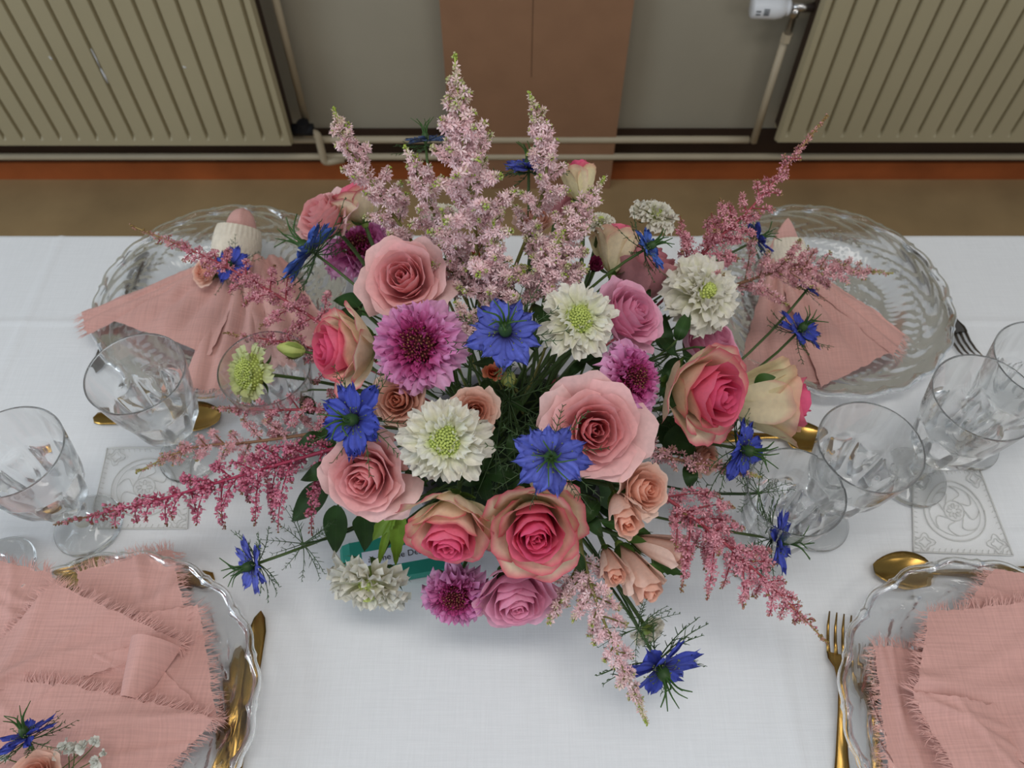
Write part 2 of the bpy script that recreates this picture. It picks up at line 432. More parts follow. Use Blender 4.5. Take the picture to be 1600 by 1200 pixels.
# lace insets: drawn-thread squares with motifs drawn as grey gap lines
def lace(c4, flip):
    q = [P(*c) for c in c4]
    def at(u, v, z): return (1 - u) * (1 - v) * q[0] + u * (1 - v) * q[1] + u * v * q[2] + (1 - u) * v * q[3] + np.array((0, 0, z))
    n = 24
    base = np.array([[at(i / n, j / n, 0.0006) for i in range(n + 1)] for j in range(n + 1)])
    base[..., 2] = TZ + cloth_h(base[..., 0], base[..., 1]) - 0.0012
    ins = MB().grid(base).build('lace_inset', M['lace_ground'], tc)
    b = MB(); zz = 0.0008
    def line(pts, r=0.0008): b.tube([at(u, v, zz - 0.0006) for u, v in pts], r * 0.55, k=5)
    for (u0, v0, u1, v1) in ((0, 0, 1, 0), (1, 0, 1, 1), (1, 1, 0, 1), (0, 1, 0, 0)):
        line([(u0 + (u1 - u0) * t, v0 + (v1 - v0) * t) for t in np.linspace(0, 1, 12)], 0.0016)
    for R, rr in ((0.36, 0.0013), (0.30, 0.0007), (0.12, 0.0010)):
        line([(0.5 + R * cos(a), 0.5 + R * sin(a)) for a in np.linspace(0, 2 * pi, 40)], rr)
    for a in range(8):
        an = a * pi / 4
        line([(0.5 + 0.12 * cos(an) + 0.0 * t, 0.5 + 0.12 * sin(an)) if t == 0 else (0.5 + (0.12 + 0.18 * t) * cos(an + 0.5 * sin(t * pi)), 0.5 + (0.12 + 0.18 * t) * sin(an + 0.5 * sin(t * pi))) for t in np.linspace(0, 1, 9)], 0.0009)
        line([(0.5 + (0.03 + 0.06 * sin(t * pi)) * cos(an + t - .5), 0.5 + (0.03 + 0.06 * sin(t * pi)) * sin(an + t - .5)) for t in np.linspace(0, 1, 8)], 0.0008)
    for cx, cy in ((0.12, 0.12), (0.88, 0.12), (0.88, 0.88), (0.12, 0.88)):
        for R in (0.09, 0.05):
            line([(cx + R * cos(a) * (1 + .25 * cos(4 * a)), cy + R * sin(a) * (1 + .25 * cos(4 * a))) for a in np.linspace(0, 2 * pi, 24)], 0.0008)
    for t0 in np.linspace(0.06, 0.94, 15):
        for e in (0, 1):
            line([(t0, e), (t0 + 0.02, abs(e - 0.05))], 0.0006); line([(e, t0), (abs(e - 0.05), t0 + 0.02)], 0.0006)
    b.build('lace_gap_lines', M['lace'], ins, kind='stuff')  # thin grey lines stand in for the dark recessed gaps of the lace
lace([(1425, 738), (1530, 732), (1583, 868), (1428, 862)], 0)
lace([(168, 700), (300, 700), (292, 826), (140, 826)], 1)


# ------------------------------------------------------------------ plates
def plate_data():
    R = 0.155; K = 288
    a = np.arange(K) / K * 2 * pi
    # (radius, height) of the top face from centre to rim
    rr = np.concatenate((np.linspace(0.0005, 0.088, 26), np.linspace(0.090, 0.104, 7), np.linspace(0.107, 0.150, 18)))
    def ztop(r): return 0.0065 + 0.011 * sm(r, 0.086, 0.106) + 0.0075 * sm(r, 0.10, 0.152)
    def emb(r, ph):
        h = 0.0
        h = h + 0.0018 * np.cos(12 * ph) * np.exp(-((r - 0.070) / 0.010) ** 2) * np.cos((r - 0.07) * 260)
        h = h + 0.0010 * np.cos(12 * ph + pi * np.cos(r * 300)) * np.exp(-((r - 0.045) / 0.012) ** 2)
        h = h + 0.0008 * np.cos(16 * ph) * np.exp(-((r - 0.02) / 0.010) ** 2)
        h = h + 0.0010 * (0.5 + 0.5 * np.cos(72 * ph)) * np.exp(-((r - 0.090) / 0.004) ** 2)
        h = h + 0.0009 * np.cos(48 * ph) * np.exp(-((r - 0.105) / 0.006) ** 2)
        h = h + 0.0017 * np.cos(20 * ph + 4 * np.sin((r - 0.12) * 190)) * np.exp(-((r - 0.126) / 0.010) ** 2)
        h = h + 0.0008 * np.cos(60 * ph + 3 * np.sin(r * 500)) * np.exp(-((r - 0.118) / 0.012) ** 2)
        h = h + 0.0009 * np.cos(40 * ph) * np.cos(r * 700) * np.exp(-((r - 0.058) / 0.02) ** 2)
        return h
    rows = []
    for r in rr:
        rows.append((np.full(K, r), np.full(K, ztop(r)) + 0.8 * emb(r, a)))
    # beaded, lightly scalloped edge
    sc = 0.0022 * np.cos(20 * a); bead = np.exp(-((np.mod(a * 20 / (2 * pi), 1) - 0.5) / 0.07) ** 2)
    bead2 = np.abs(np.sin(10 * a))
    ez = ztop(0.152)
    for t in np.linspace(-0.9 * pi, 0.75 * pi, 11):
        th = 0.0030 + 0.0020 * bead + 0.0010 * bead2
        rows.append((R - 0.002 + sc + th * np.cos(-t + 0.0 * a) * 1.0, ez + 0.001 + th * np.sin(-t)) if False else (R - 0.002 + sc - th * np.cos(t + pi * 0.0) * -1.0 * 1.0, ez + 0.0006 - th * np.sin(t)))
    for r in rr[::-1]:
        rows.append((np.full(K, r), np.full(K, ztop(r) - 0.0040) - emb(r, a) - (0.0022 * math.exp(-((r - 0.080) / 0.004) ** 2))))
    g = np.stack([np.stack((r * np.cos(a), r * np.sin(a), z), -1) for r, z in rows])
    return MB().grid(g, wrap=True).data('charger_plate', M['plate'])
PD = plate_data()
PLATES = dict(fl=(-0.367, 0.657), fr=(0.395, 0.657), nl=(-0.389, 0.157), nr=(0.457, 0.150))
for key, lab, rot in (('fl', 'clear pressed glass charger plate far left below knitted napkin ring', 0.1), ('fr', 'clear pressed glass charger plate far right with fork at its rim', 0.4),
                 ('nl', 'clear pressed glass charger plate near left with knife at its rim', 0.2), ('nr', 'clear pressed glass charger plate near right beside gold forks', 0.7)):
    o = link('charger_plate', PD, None, lab, 'plate', 'pressed glass charger plates')
    o.location = (*PLATES[key], TZ + 0.0015); o.rotation_euler = (0, 0, rot)

# ------------------------------------------------------------------ goblets
def goblet_data():
    K = 108; a = np.arange(K) / K * 2 * pi
    NP = 9
    out = [(0.0165, 0.058), (0.024, 0.064), (0.031, 0.074), (0.0355, 0.088), (0.0385, 0.102), (0.0405, 0.116), (0.043, 0.132), (0.0455, 0.148), (0.0475, 0.162), (0.0478, 0.165)]
    inn = [(0.0466, 0.165), (0.0458, 0.160), (0.0438, 0.147), (0.0412, 0.132), (0.0385, 0.116), (0.0355, 0.102), (0.032, 0.090), (0.026, 0.079), (0.015, 0.0725), (0.001, 0.071)]
    o = spline([(*p, 0) for p in out], 40)[:, :2]; i = spline([(*p, 0) for p in inn], 26)[:, :2]
    rows = [(np.full(K, 0.001), np.full(K, 0.056)), (np.full(K, 0.010), np.full(K, 0.056))]
    for r, z in o:
        win = sm(z, 0.062, 0.075) * (1 - sm(z, 0.112, 0.122))
        ph = np.mod(a * NP / (2 * pi), 1) - 0.5
        flute = 1 - (2 * np.abs(ph)) ** 2
        # oval thumbprint inside every panel
        ov = np.exp(-((ph / 0.28) ** 2 + ((z - 0.086) / 0.010) ** 2) ** 2)
        rows.append((r - 0.0044 * win * flute - 0.0024 * ov * win, np.full(K, z)))
    for r, z in i: rows.append((np.full(K, r), np.full(K, z)))
    g = np.stack([np.stack((r * np.cos(a), r * np.sin(a), z), -1) for r, z in rows])
    bowl = MB().grid(g, wrap=True).data('bowl', M['glass'])
    prof = [(0.0005, 0.0022), (0.020, 0.0012), (0.034, 0.0), (0.0358, 0.0010), (0.0355, 0.0025), (0.030, 0.0045), (0.018, 0.008), (0.010, 0.013), (0.0072, 0.020), (0.0075, 0.028), (0.0105, 0.033), (0.0135, 0.038), (0.0105, 0.043), (0.0085, 0.047), (0.0105, 0.052), (0.0110, 0.0558), (0.0005, 0.0558)]
    foot = MB().lathe(prof, 64).data('stem_and_foot', M['glass'])
    return bowl, foot
GB, GF = goblet_data()
def goblet(px, py, scale, label, rot=0.0, foot=True):
    """px, py: where the middle of the foot stands"""
    p = P(px, py); p[2] += 0.001
    t = thing('goblet', label, 'glass', p, 'cut glass goblets', frame((0, 0, 1), rot), scale)
    link('bowl', GB, t); link('stem_and_foot', GF, t)
goblet(140, 822, 1.0, 'clear cut glass goblet at far left, its whole foot in view', 0.1)
goblet(300, 712, 1.0, 'clear cut glass goblet in front of the far left plate', 0.3)
goblet(468, 698, 0.95, 'glass goblet half hidden behind green scabious', 0.2)
goblet(8, 885, 0.9, 'glass goblet cut off by left edge, only foot showing', 0.5)
goblet(1178, 868, 0.92, 'small glass goblet nearest the flowers on right side', 0.2)
goblet(1272, 815, 1.0, 'wide glass goblet second from the flowers on right side', 0.5)
goblet(1424, 748, 1.02, 'clear glass goblet third from the flowers on right side', 0.1)
goblet(1508, 694, 1.0, 'clear glass goblet cut by the right edge of the picture', 0.3)

# ------------------------------------------------------------------ cutlery
def cut_frame(p0, p1, z, name, label, group):
    """thing lying from handle end p0 to tip p1 (pixels)"""
    a = P(*p0, z); b = P(*p1, z); d = b - a; L = np.linalg.norm(d); x = d / L; y = np.cross((0, 0, 1.0), x)
    t = thing(name, label, name.split('_')[0] if name != 'dessert_spoon' else 'spoon', a, group, np.stack((x, y, (0, 0, 1.0)), 1))
    return t, L
def strip(rows, th=0.0016, nu=7):
    """rows: (x, halfwidth, z, dish)"""
    u = np.linspace(-1, 1, nu); top = []; bot = []
    for x, hw, z, dish in rows:
        zz = z + dish * (u ** 2); edge = th * (1 - 0.75 * u ** 2)
        top.append(np.stack((np.full(nu, x), u * hw, zz + edge / 2), -1)); bot.append(np.stack((np.full(nu, x), u[::-1] * hw, zz[::-1] - edge[::-1] / 2), -1))
    g = np.concatenate((np.array(top), np.array(bot)), 1)
    return MB().grid(g, wrap=True)
def handle_rows(L, h=0.0):
    return [(0.0, 0.001, h, 0), (0.003, 0.0072, h, 0), (0.012, 0.0092, h, 0), (0.03, 0.0085, h, 0), (0.06 * L / 0.2, 0.0058, h + 0.001, 0), (0.5 * L, 0.0038, h + 0.004, 0)]
def spoon(p0, p1, label, z=0.002, mat='gold'):
    t, L = cut_frame(p0, p1, z, 'dessert_spoon', label, 'gold dessert spoons')
    bl = 0.30 * L
    strip(handle_rows(L) + [(L - bl - 0.004, 0.0036, 0.006, 0)], 0.0026).build('handle', M[mat], t)
    rows = []
    for s in np.linspace(0, 1, 12):
        hw = 0.0195 * math.sin(pi * min(1, 0.04 + 0.93 * s ** 0.8)) ** 0.62 + 0.001
        rows.append((L - bl - 0.006 + (bl + 0.006) * s, hw, 0.0065 - 0.0065 * sin(pi * s) ** 0.8, 0.006 * sin(pi * s) + 0.0005))
    strip(rows, 0.0014).build('bowl', M[mat], t)
def fork(p0, p1, label, z=0.002, mat='gold'):
    t, L = cut_frame(p0, p1, z, 'fork', label, 'gold forks')
    hl = 0.36 * L
    strip(handle_rows(L) + [(L - hl, 0.0036, 0.007, 0)], 0.0026).build('handle', M[mat], t)
    rows = [(L - hl - 0.002, 0.0036, 0.007, 0), (L - 0.8 * hl, 0.007, 0.006, 0.001), (L - 0.68 * hl, 0.0122, 0.003, 0.002), (L - 0.58 * hl, 0.0128, 0.002, 0.002)]
    strip(rows, 0.0018).build('head', M[mat], t)
    for k in range(4):
        y = -0.0108 + k * 0.0072
        b = MB(); pts = [(L - 0.59 * hl, y, 0.003), (L - 0.4 * hl, y, 0.0015), (L - 0.2 * hl, y, 0.003), (L, y * 0.98, 0.008)]
        b.tube(pts, [0.0019, 0.0016, 0.0014, 0.0007], k=6); b.build('tine', M[mat], t)
def knife(p0, p1, label, z=0.003, mat='gold'):
    t, L = cut_frame(p0, p1, z, 'knife', label, 'gold knives')
    strip([(0.0, 0.002, 0, 0), (0.004, 0.008, 0, 0), (0.03, 0.0085, 0, 0), (0.08, 0.0062, 0.001, 0), (0.44 * L, 0.0058, 0.001, 0)], 0.005).build('handle', M[mat], t)
    strip([(0.43 * L, 0.004, 0.001, 0), (0.47 * L, 0.0085, 0.001, 0), (0.7 * L, 0.0095, 0.001, 0), (0.88 * L, 0.0088, 0.001, 0), (0.96 * L, 0.0055, 0.001, 0), (L, 0.0006, 0.001, 0)], 0.0014).build('blade', M[mat], t)
spoon((146, 653), (347, 655), 'gold dessert spoon behind the left goblet')
spoon((1100, 680), (1290, 688), 'gold dessert spoon partly under cream rose on the right')
spoon((1640, 898), (1362, 893), 'gold dessert spoon above the near right plate')
spoon((335, 905), (90, 902), 'gold dessert spoon with handle tip beyond near left plate')
fork((1413, 380), (1518, 564), 'fork with dark handle at the far right plate rim', mat='steel')
fork((1318, 1290), (1309, 962), 'gold fork with four upright tines left of near right plate')
fork((1390, 1330), (1346, 1008), 'second gold fork tucked under near right plate rim', z=0.006)
knife((226, 392), (150, 585), 'knife lying under far left plate rim', mat='steel')
knife((355, 1250), (408, 955), 'gold knife with bare blade tip beside near left plate')
knife((330, 1290), (374, 1008), 'second gold knife seen through near left plate rim', z=0.005)

# ------------------------------------------------------------------ napkins
def patch(parent, corners, z, amp=0.003, n=26, fringe=(), pleat=None, seed=0, flen=0.014, cz=None, name='fold'):
    rs = np.random.RandomState(seed)
    q = [P(c[0], c[1], z + (cz[i] if cz else 0)) for i, c in enumerate(corners)]
    u = np.linspace(0, 1, n); U, V = np.meshgrid(u, u)
    g = ((1 - U) * (1 - V))[..., None] * q[0] + (U * (1 - V))[..., None] * q[1] + (U * V)[..., None] * q[2] + ((1 - U) * V)[..., None] * q[3]
    for k in range(4):
        an = rs.rand() * 2 * pi; f = rs.uniform(3, 8)
        g[..., 2] += amp * 0.4 * np.sin(f * (U * cos(an) + V * sin(an)) + rs.rand() * 6)
    # soft creases
    for k in range(3):
        an = rs.rand() * pi; o = rs.uniform(0.2, 0.8)
        g[..., 2] += amp * 0.6 * np.exp(-(((U - 0.5) * cos(an) + (V - 0.5) * sin(an) - (o - 0.5)) / 0.05) ** 2)
    if pleat: g[..., 2] += pleat[1] * np.abs(np.sin(pleat[0] * pi * U + rs.rand())) * (1 - 0.6 * V)
    # slightly ragged outline
    g[0, :, :2] += rs.normal(0, 0.0006, (n, 2)); g[-1, :, :2] += rs.normal(0, 0.0006, (n, 2)); g[:, 0, :2] += rs.normal(0, 0.0006, (n, 2)); g[:, -1, :2] += rs.normal(0, 0.0006, (n, 2))
    loc = np.array(parent.location)
    f = MB().grid(g - loc).build(name, M['pink_linen'], parent)
    if fringe:
        b = MB(); ctr = g.mean((0, 1))
        edges = {'t': g[0], 'b': g[-1], 'l': g[:, 0], 'r': g[:, -1]}
        inner = {'t': g[1], 'b': g[-2], 'l': g[:, 1], 'r': g[:, -2]}
        for e in fringe:
            ed = edges[e]; ii = inner[e]; L = np.linalg.norm(np.diff(ed, axis=0), axis=1).sum()
            m = int(L / 0.00065)
            for s in range(m):
                t = rs.rand() * (n - 1); k = min(int(t), n - 2); fr = t - k
                p = ed[k] * (1 - fr) + ed[k + 1] * fr
                outd = norm((ed[k] - ii[k])); along = norm(ed[k + 1] - ed[k])
                d = norm(outd + along * rs.normal(0, 0.35) + np.array((0, 0, rs.normal(0.0, 0.15))))
                ln = flen * rs.uniform(0.5, 1.15); wv = along * 0.00028
                d2 = norm(d + along * rs.normal(0, 0.4) + np.array((0, 0, rs.normal(-0.12, 0.2))))
                m1 = p + d * ln * 0.55; m2 = m1 + d2 * ln * 0.45; p0 = p - outd * 0.0015
                c = S(226, 178, 168) * rs.uniform(0.85, 1.15)
                b.add(np.array((p0 - wv, p0 + wv, m1 + wv * 0.9, m1 - wv * 0.9, m2)) - loc, [(0, 1, 2, 3)], c)
                b.f.append(np.array([(b.n - 2, b.n - 3, b.n - 1)]))
        b.build('fringe', M['fringe'], f, kind='stuff')
    return f
def napkin(px, py, z, label):
    return thing('linen_napkin', label, 'napkin', P(px, py, z), 'pink linen napkins')
# near left
nk = napkin(150, 1050, 0.02, 'pink fringed linen napkin spread over the near left plate')
patch(nk, [(120, 893), (267, 857), (302, 1015), (140, 1030)], 0.026, 0.005, fringe='tr', seed=1)
patch(nk, [(195, 965), (309, 945), (341, 1128), (200, 1130)], 0.030, 0.003, fringe='r', seed=2)
patch(nk, [(-60, 862), (82, 897), (95, 1010), (-60, 1030)], 0.031, 0.003, fringe='tr', seed=3)
patch(nk, [(87, 913), (286, 1004), (92, 1070), (-90, 1090)], 0.037, 0.005, fringe='tlrb', seed=4, cz=(0, 0.004, 0, 0))
patch(nk, [(100, 1035), (215, 1010), (330, 1120), (90, 1070)], 0.035, 0.003, seed=5)
patch(nk, [(-90, 1040), (116, 1078), (100, 1160), (-90, 1230)], 0.042, 0.003, fringe='tr', seed=6)
patch(nk, [(92, 1066), (337, 1122), (238, 1215), (-90, 1240)], 0.046, 0.005, fringe='tr', seed=7)
def cone_fold(parent, a0, a1, b0, b1, z, h):
    """raised half-round fold between two edges"""
    A0, A1, B0, B1 = (P(*c, z) for c in (a0, a1, b0, b1)); n = 16
    g = np.zeros((n, 13, 3))
    for i in range(n):
        s = i / (n - 1); l = A0 * (1 - s) + B0 * s; r = A1 * (1 - s) + B1 * s
        for j in range(13):
            t = j / 12; g[i, j] = l * (1 - t) + r * t + np.array((0, 0, (h * (1 - s) + 0.55 * h * s) * sin(pi * t) ** 0.7))
    MB().grid(g - np.array(parent.location)).build('raised_fold', M['pink_linen'], parent)
cone_fold(nk, (206, 1000), (284, 1012), (188, 1092), (226, 1096), 0.036, 0.030)
# near right
nk = napkin(1530, 1080, 0.02, 'pink fringed linen napkin on the near right plate')
patch(nk, [(1366, 1010), (1446, 1016), (1520, 1215), (1394, 1225)], 0.024, 0.003, fringe='tl', seed=11)
patch(nk, [(1512, 945), (1553, 889), (1680, 915), (1680, 1010)], 0.030, 0.003, fringe='tl', seed=12, cz=(0.01, 0, 0, 0))
patch(nk, [(1451, 956), (1700, 935), (1700, 1260), (1425, 1083)], 0.042, 0.006, fringe='tl', seed=13)
patch(nk, [(1425, 1080), (1560, 1100), (1680, 1260), (1500, 1215)], 0.044, 0.004, fringe='l', seed=14)
# far left, drawn through a knitted ring and fanned out
nk = napkin(372, 390, 0.02, 'pink linen napkin fanned out from knitted ring at far left')
patch(nk, [(352, 398), (392, 402), (136, 524), (130, 490)], 0.034, 0.002, fringe='b', seed=21, pleat=(2, 0.006), cz=(0.012, 0.012, -0.004, -0.004))
patch(nk, [(340, 410), (395, 410), (330, 560), (180, 505)], 0.032, 0.003, seed=22, pleat=(3, 0.008), cz=(0.012, 0.012, 0, 0))
patch(nk, [(345, 415), (420, 415), (405, 612), (287, 612)], 0.026, 0.003, seed=23, pleat=(3, 0.012), cz=(0.014, 0.014, -0.004, 0), fringe='b')
patch(nk, [(375, 410), (440, 400), (520, 520), (400, 600)], 0.024, 0.003, seed=24, pleat=(3, 0.010), cz=(0.014, 0.010, 0, 0))
nk2 = nk
nk = napkin(1228, 400, 0.02, 'pink linen napkin fanned out at far right behind blue flower')
patch(nk, [(1215, 412), (1250, 405), (1414, 520), (1396, 556)], 0.030, 0.003, seed=31, pleat=(2, 0.006), cz=(0.012, 0.012, 0, 0), fringe='b')
patch(nk, [(1205, 412), (1250, 412), (1400, 548), (1282, 606)], 0.026, 0.003, seed=32, pleat=(3, 0.010), cz=(0.014, 0.014, 0, 0))
patch(nk, [(1200, 412), (1245, 412), (1290, 605), (1150, 590)], 0.024, 0.003, seed=33, pleat=(3, 0.010), cz=(0.014, 0.014, -0.004, -0.004))
nk3 = nk
def ring(px, py, z, axis, r, ln, label):
    t = thing('napkin_ring', label, 'napkin ring', P(px, py, z), 'knitted napkin rings', frame(axis))
    K = 112; a = np.arange(K) / K * 2 * pi; ss = np.linspace(-0.5, 0.5, 25)
    g = np.zeros((25, K, 3))
    for i, s in enumerate(ss):
        rib = 0.0011 * np.abs(np.cos(14 * a))
        if abs(s) < 0.18: rib = 0.0012 * np.abs(np.cos(20 * a + 9 * s)) * abs(cos(s * 30)) + 0.0009
        rr = r + rib - 0.003 * abs(2 * s) ** 3
        g[i] = np.stack((rr * np.cos(a), rr * np.sin(a), np.full(K, s * ln)), -1)
    MB().grid(g, wrap=True).build('knit_band', M['knit'], t)
    gi = g[::-1].copy(); gi[..., :2] *= 0.90
    MB().grid(gi, wrap=True).build('lining', M['knit'], t)
    return t
ring(370, 384, 0.044, (0.12, 0.84, 0.50), 0.029, 0.046, 'cream knitted napkin ring around napkin at far left')
ring(1228, 398, 0.042, (-0.05, 0.86, 0.45), 0.024, 0.034, 'cream napkin ring at far right behind the pink plume')
# napkin ends that stick out beyond the rings
def knob(parent, px, py, z, rx, ry, h, sharp):
    c = P(px, py, z) - np.array(parent.location); n = 12; K = 28; a = np.arange(K) / K * 2 * pi
    ax = frame((0.1, 0.80, 0.55)); g = np.zeros((n, K, 3))
    for i in range(n):
        s = i / (n - 1); rr = (1 - s ** 2.2) ** 0.5 if not sharp else (1 - s) ** 0.75
        rr = max(rr, 0.02) * (1 + 0.06 * np.cos(5 * a + 1.3 * s))
        g[i] = np.stack((rr * rx * np.cos(a), rr * ry * np.sin(a), np.full(K, s * h)), -1) @ ax.T + c
    MB().grid(g, wrap=True).build('gathered_end', M['pink_linen'], parent)
knob(nk2, 376, 366, 0.052, 0.019, 0.019, 0.034, False)
knob(nk3, 1226, 392, 0.05, 0.022, 0.009, 0.042, True)

# ------------------------------------------------------------------ teal card under the flowers
a = P(531, 860, 0.0); bx = norm(P(690, 832, 0.0) - a); by = np.cross((0, 0, 1.0), bx)
tk = thing('teal_packet', 'teal packet with printed white label under the roses', 'packet', a, None, np.stack((bx, by, (0, 0, 1.0)), 1))
W_, H_, T_ = 0.125, 0.046, 0.014
g = MB()
pr = [(0, 0), (0.004, 0.010), (0.012, T_), (W_, T_), (W_, 0)]
top = np.array([[(x, -y * H_, z) for (x, z) in pr] for y in np.linspace(0, 1, 4)])
g.grid(top)
n = len(pr); g.f.append(np.array([list(range(n))])); g.f.append(np.array([list(range(4 * n - 1, 3 * n - 1, -1))]))
g.f.append(np.array([[0, 3 * n, 4 * n - 1, n - 1]]))
g.build('packet_body', M['teal'], tk, False)
lb = MB().box((0.024, -0.032, T_), (0.120, -0.013, T_ + 0.0003)).build('label', M['paper'], tk, False)
fc = bpy.data.curves.new('label_text', 'FONT'); fc.body = 'absine me Dessert'; fc.size = 0.0092; fc.space_character = 1.02
fo = bpy.data.objects.new('label_text_source', fc); COL.objects.link(fo)
bpy.context.view_layer.update()
me = bpy.data.meshes.new_from_object(fo.evaluated_get(bpy.context.evaluated_depsgraph_get()))
bpy.data.objects.remove(fo)
me.materials.clear(); me.materials.append(M['black'])
to = link('label_text', me, lb); to.location = (0.030, -0.0255, T_ + 0.0006)
MB().tube(bez((0.078, -0.0155, T_ + 0.0006), (0.088, -0.018, T_ + 0.0006), (0.096, -0.0135, T_ + 0.0006)), 0.0006, k=5).build('print_stroke', M['black'], lb)

# ------------------------------------------------------------------ flowers: builders
BC = np.array((0.0, 0.405, TZ + 0.05)); BR = np.array((0.255, 0.205, 0.245))
def dome(px, py):
    """where the line of sight meets the rounded mass of the bouquet"""
    o = np.array((0, 0, CAMZ)); d = norm(ray(px, py))
    oo = (o - BC) / BR; dd = d / BR
    A = dd.dot(dd); B = 2 * oo.dot(dd); C = oo.dot(oo) - 1; D = B * B - 4 * A * C
    if D < 0: return None
    t = (-B - math.sqrt(D)) / (2 * A); p = o + d * t
    return p
def spot(px, py, z, push=0.0):
    if z is not None: return P(px, py, z)
    p = dome(px, py)
    if p is None: return P(px, py, 0.10)
    return p + push * norm(p - np.array((0, 0, CAMZ)))
ORIG = np.array((0.0, 0.405, TZ + 0.085))
GREEN = S(74, 96, 48); DGREEN = S(44, 68, 34); LGREEN = S(122, 142, 66)
def stem(t, M3, scale, loc, base_local=(0, 0, -0.5), rad=0.0022, col=GREEN, to=None, bend=0.5):
    a = np.asarray(loc) + M3 @ (np.asarray(base_local) * scale)
    ax = M3[:, 2]
    e = ORIG + np.array((rnd.uniform(-.05, .05), rnd.uniform(-.04, .04), 0)) if to is None else np.asarray(to)
    L = np.linalg.norm(a - e)
    pts = bez(a + ax * 0.003, a - ax * L * bend + np.array((0, 0, -0.0)), e, 12)
    pts[:, 2] = np.maximum(pts[:, 2], TZ + 0.006)
    loc_pts = ((pts - np.asarray(loc)) @ M3) / scale
    cc = np.tile(col, (12, 1))
    MB().tube(loc_pts, np.full(12, rad) / scale, cc, 6).build('stem', M['green'], t)

def place(name, label, cat, group, px, py, d, z, face, roll=None, push=0.0):
    p = spot(px, py, z, push); r = d / 2.0 / pxm(p) * {'rose': 1.08, 'lisianthus': 1.16, 'scabious': 1.10, 'nigella': 1.0, 'spray_rose': 1.05}.get(name, 1.0)
    if face is None:
        n = norm((p - BC) / BR ** 2); face = norm(n + np.array((0, -0.15, 0.35)))
    M3 = frame(face, rnd.uniform(0, 6.28) if roll is None else roll)
    return thing(name, label, cat, p, group, M3, r), M3, r, p

def petal_grid(t, phi, R, zr, base_z, W, open_, curl, roll, tip, rs, nu=9, nv=8, cin=1.2):
    """one rose petal as a surface around the flower axis; t 0 inner .. 1 outer"""
    u = np.linspace(-1, 1, nu)[None, :]; v = np.linspace(0, 1, nv)[:, None]
    vv = v * (1 - tip * np.abs(u) ** 2.2)
    br, bz = 0.06, base_z
    cr, czz = R * (cin * (1 - open_) + 0.86 * open_) + 0.03, base_z + (zr - base_z) * (0.45 * (1 - open_) + 0.38 * open_)
    r = (1 - vv) ** 2 * br + 2 * vv * (1 - vv) * cr + vv ** 2 * R
    z = (1 - vv) ** 2 * bz + 2 * vv * (1 - vv) * czz + vv ** 2 * zr
    e = np.clip((vv - 0.68) / 0.32, 0, 1) ** 2
    r = r + curl * e * 0.22; z = z - curl * e * 0.10
    r = r + roll * np.abs(u) ** 3 * vv * 0.10; z = z - roll * np.abs(u) ** 3 * vv * 0.16
    wv = np.sin(pi * (0.16 + 0.52 * v)) ** 0.7 + 0 * u
    ang = phi + u * W * wv
    r = r * (1 + 0.07 * u)
    ph = rs.rand() * 6; amp = 0.02 + 0.03 * t
    ru = amp * np.sin(3.0 * u * pi * 0.8 + ph) * vv ** 3
    r = r + ru; z = z + amp * 0.8 * np.cos(2.3 * u * pi * 0.8 + ph * 1.7) * vv ** 3
    g = np.stack((r * np.cos(ang), r * np.sin(ang), z + 0 * r), -1)
    edge = 1 - np.maximum(np.abs(u) ** 2 * (0.4 + 0.6 * v), v ** 2 + 0 * u)    # 0 at rim
    return g, np.broadcast_to(v, (nv, nu)), edge

def col_pink(t, v, edge, rs):
    inner = S(252, 174, 178); outer = S(255, 216, 212); deep = S(245, 136, 146)
    c = inner * (1 - t) + outer * t
    k = sm(1 - v, 0.25, 0.95)[..., None]
    return c * (1 - k * (1 - 0.4 * t)) + deep * k * (1 - 0.4 * t)
def col_candy(t, v, edge, rs):
    c = S(246, 162, 194) * (1 - t) + S(252, 194, 216) * t; k = sm(1 - v, 0.3, 1)[..., None]
    return c * (1 - 0.5 * k) + S(234, 130, 168) * 0.5 * k
def col_dusty(t, v, edge, rs):
    c = S(210, 128, 144) * (1 - t) + S(224, 162, 168) * t
    return np.broadcast_to(c, v.shape + (3,)) * 1.0
def col_bi(t, v, edge, rs):
    hot = S(236, 52, 118); mid = S(248, 112, 152); cream = S(255, 240, 208); gr = S(238, 232, 174); red = S(226, 66, 110)
    if t < 0.52:
        k = sm(1 - v, 0.1, 0.9)[..., None]; c = mid * (1 - k) + hot * k
        if t > 0.32: c = c * 0.75 + S(248, 168, 168) * 0.25
        return c
    m = sm(edge, 0.01, 0.13 + 0.45 * (1 - t))[..., None]
    low = sm(v, 0.0, 0.6)[..., None]
    body = gr * (1 - low) + (cream * t + S(255, 206, 192) * (1 - t)) * low
    rim = red * (0.80 + 0.15 * rs.rand()) + cream * 0.12
    return rim * (1 - m) + body * m
def col_bi_cream(t, v, edge, rs):
    c = col_bi(t, v, edge, rs)
    return c if t < 0.52 else c * 0.45 + (S(252, 240, 200) if rs.rand() > .3 else S(240, 234, 176)) * 0.55
def col_peach(t, v, edge, rs):
    c = S(254, 190, 164) * (1 - t) + S(255, 226, 210) * t; k = sm(1 - v, 0.3, 1)[..., None]
    return c * (1 - 0.5 * k) + S(252, 184, 150) * 0.5 * k
def col_orange(t, v, edge, rs):
    c = S(220, 110, 76) * (1 - t) + S(232, 158, 120) * t
    return np.broadcast_to(c, v.shape + (3,)) * 1.0
def col_purple(t, v, edge, rs):
    return np.broadcast_to(S(150, 52, 92), v.shape + (3,)) * 1.0

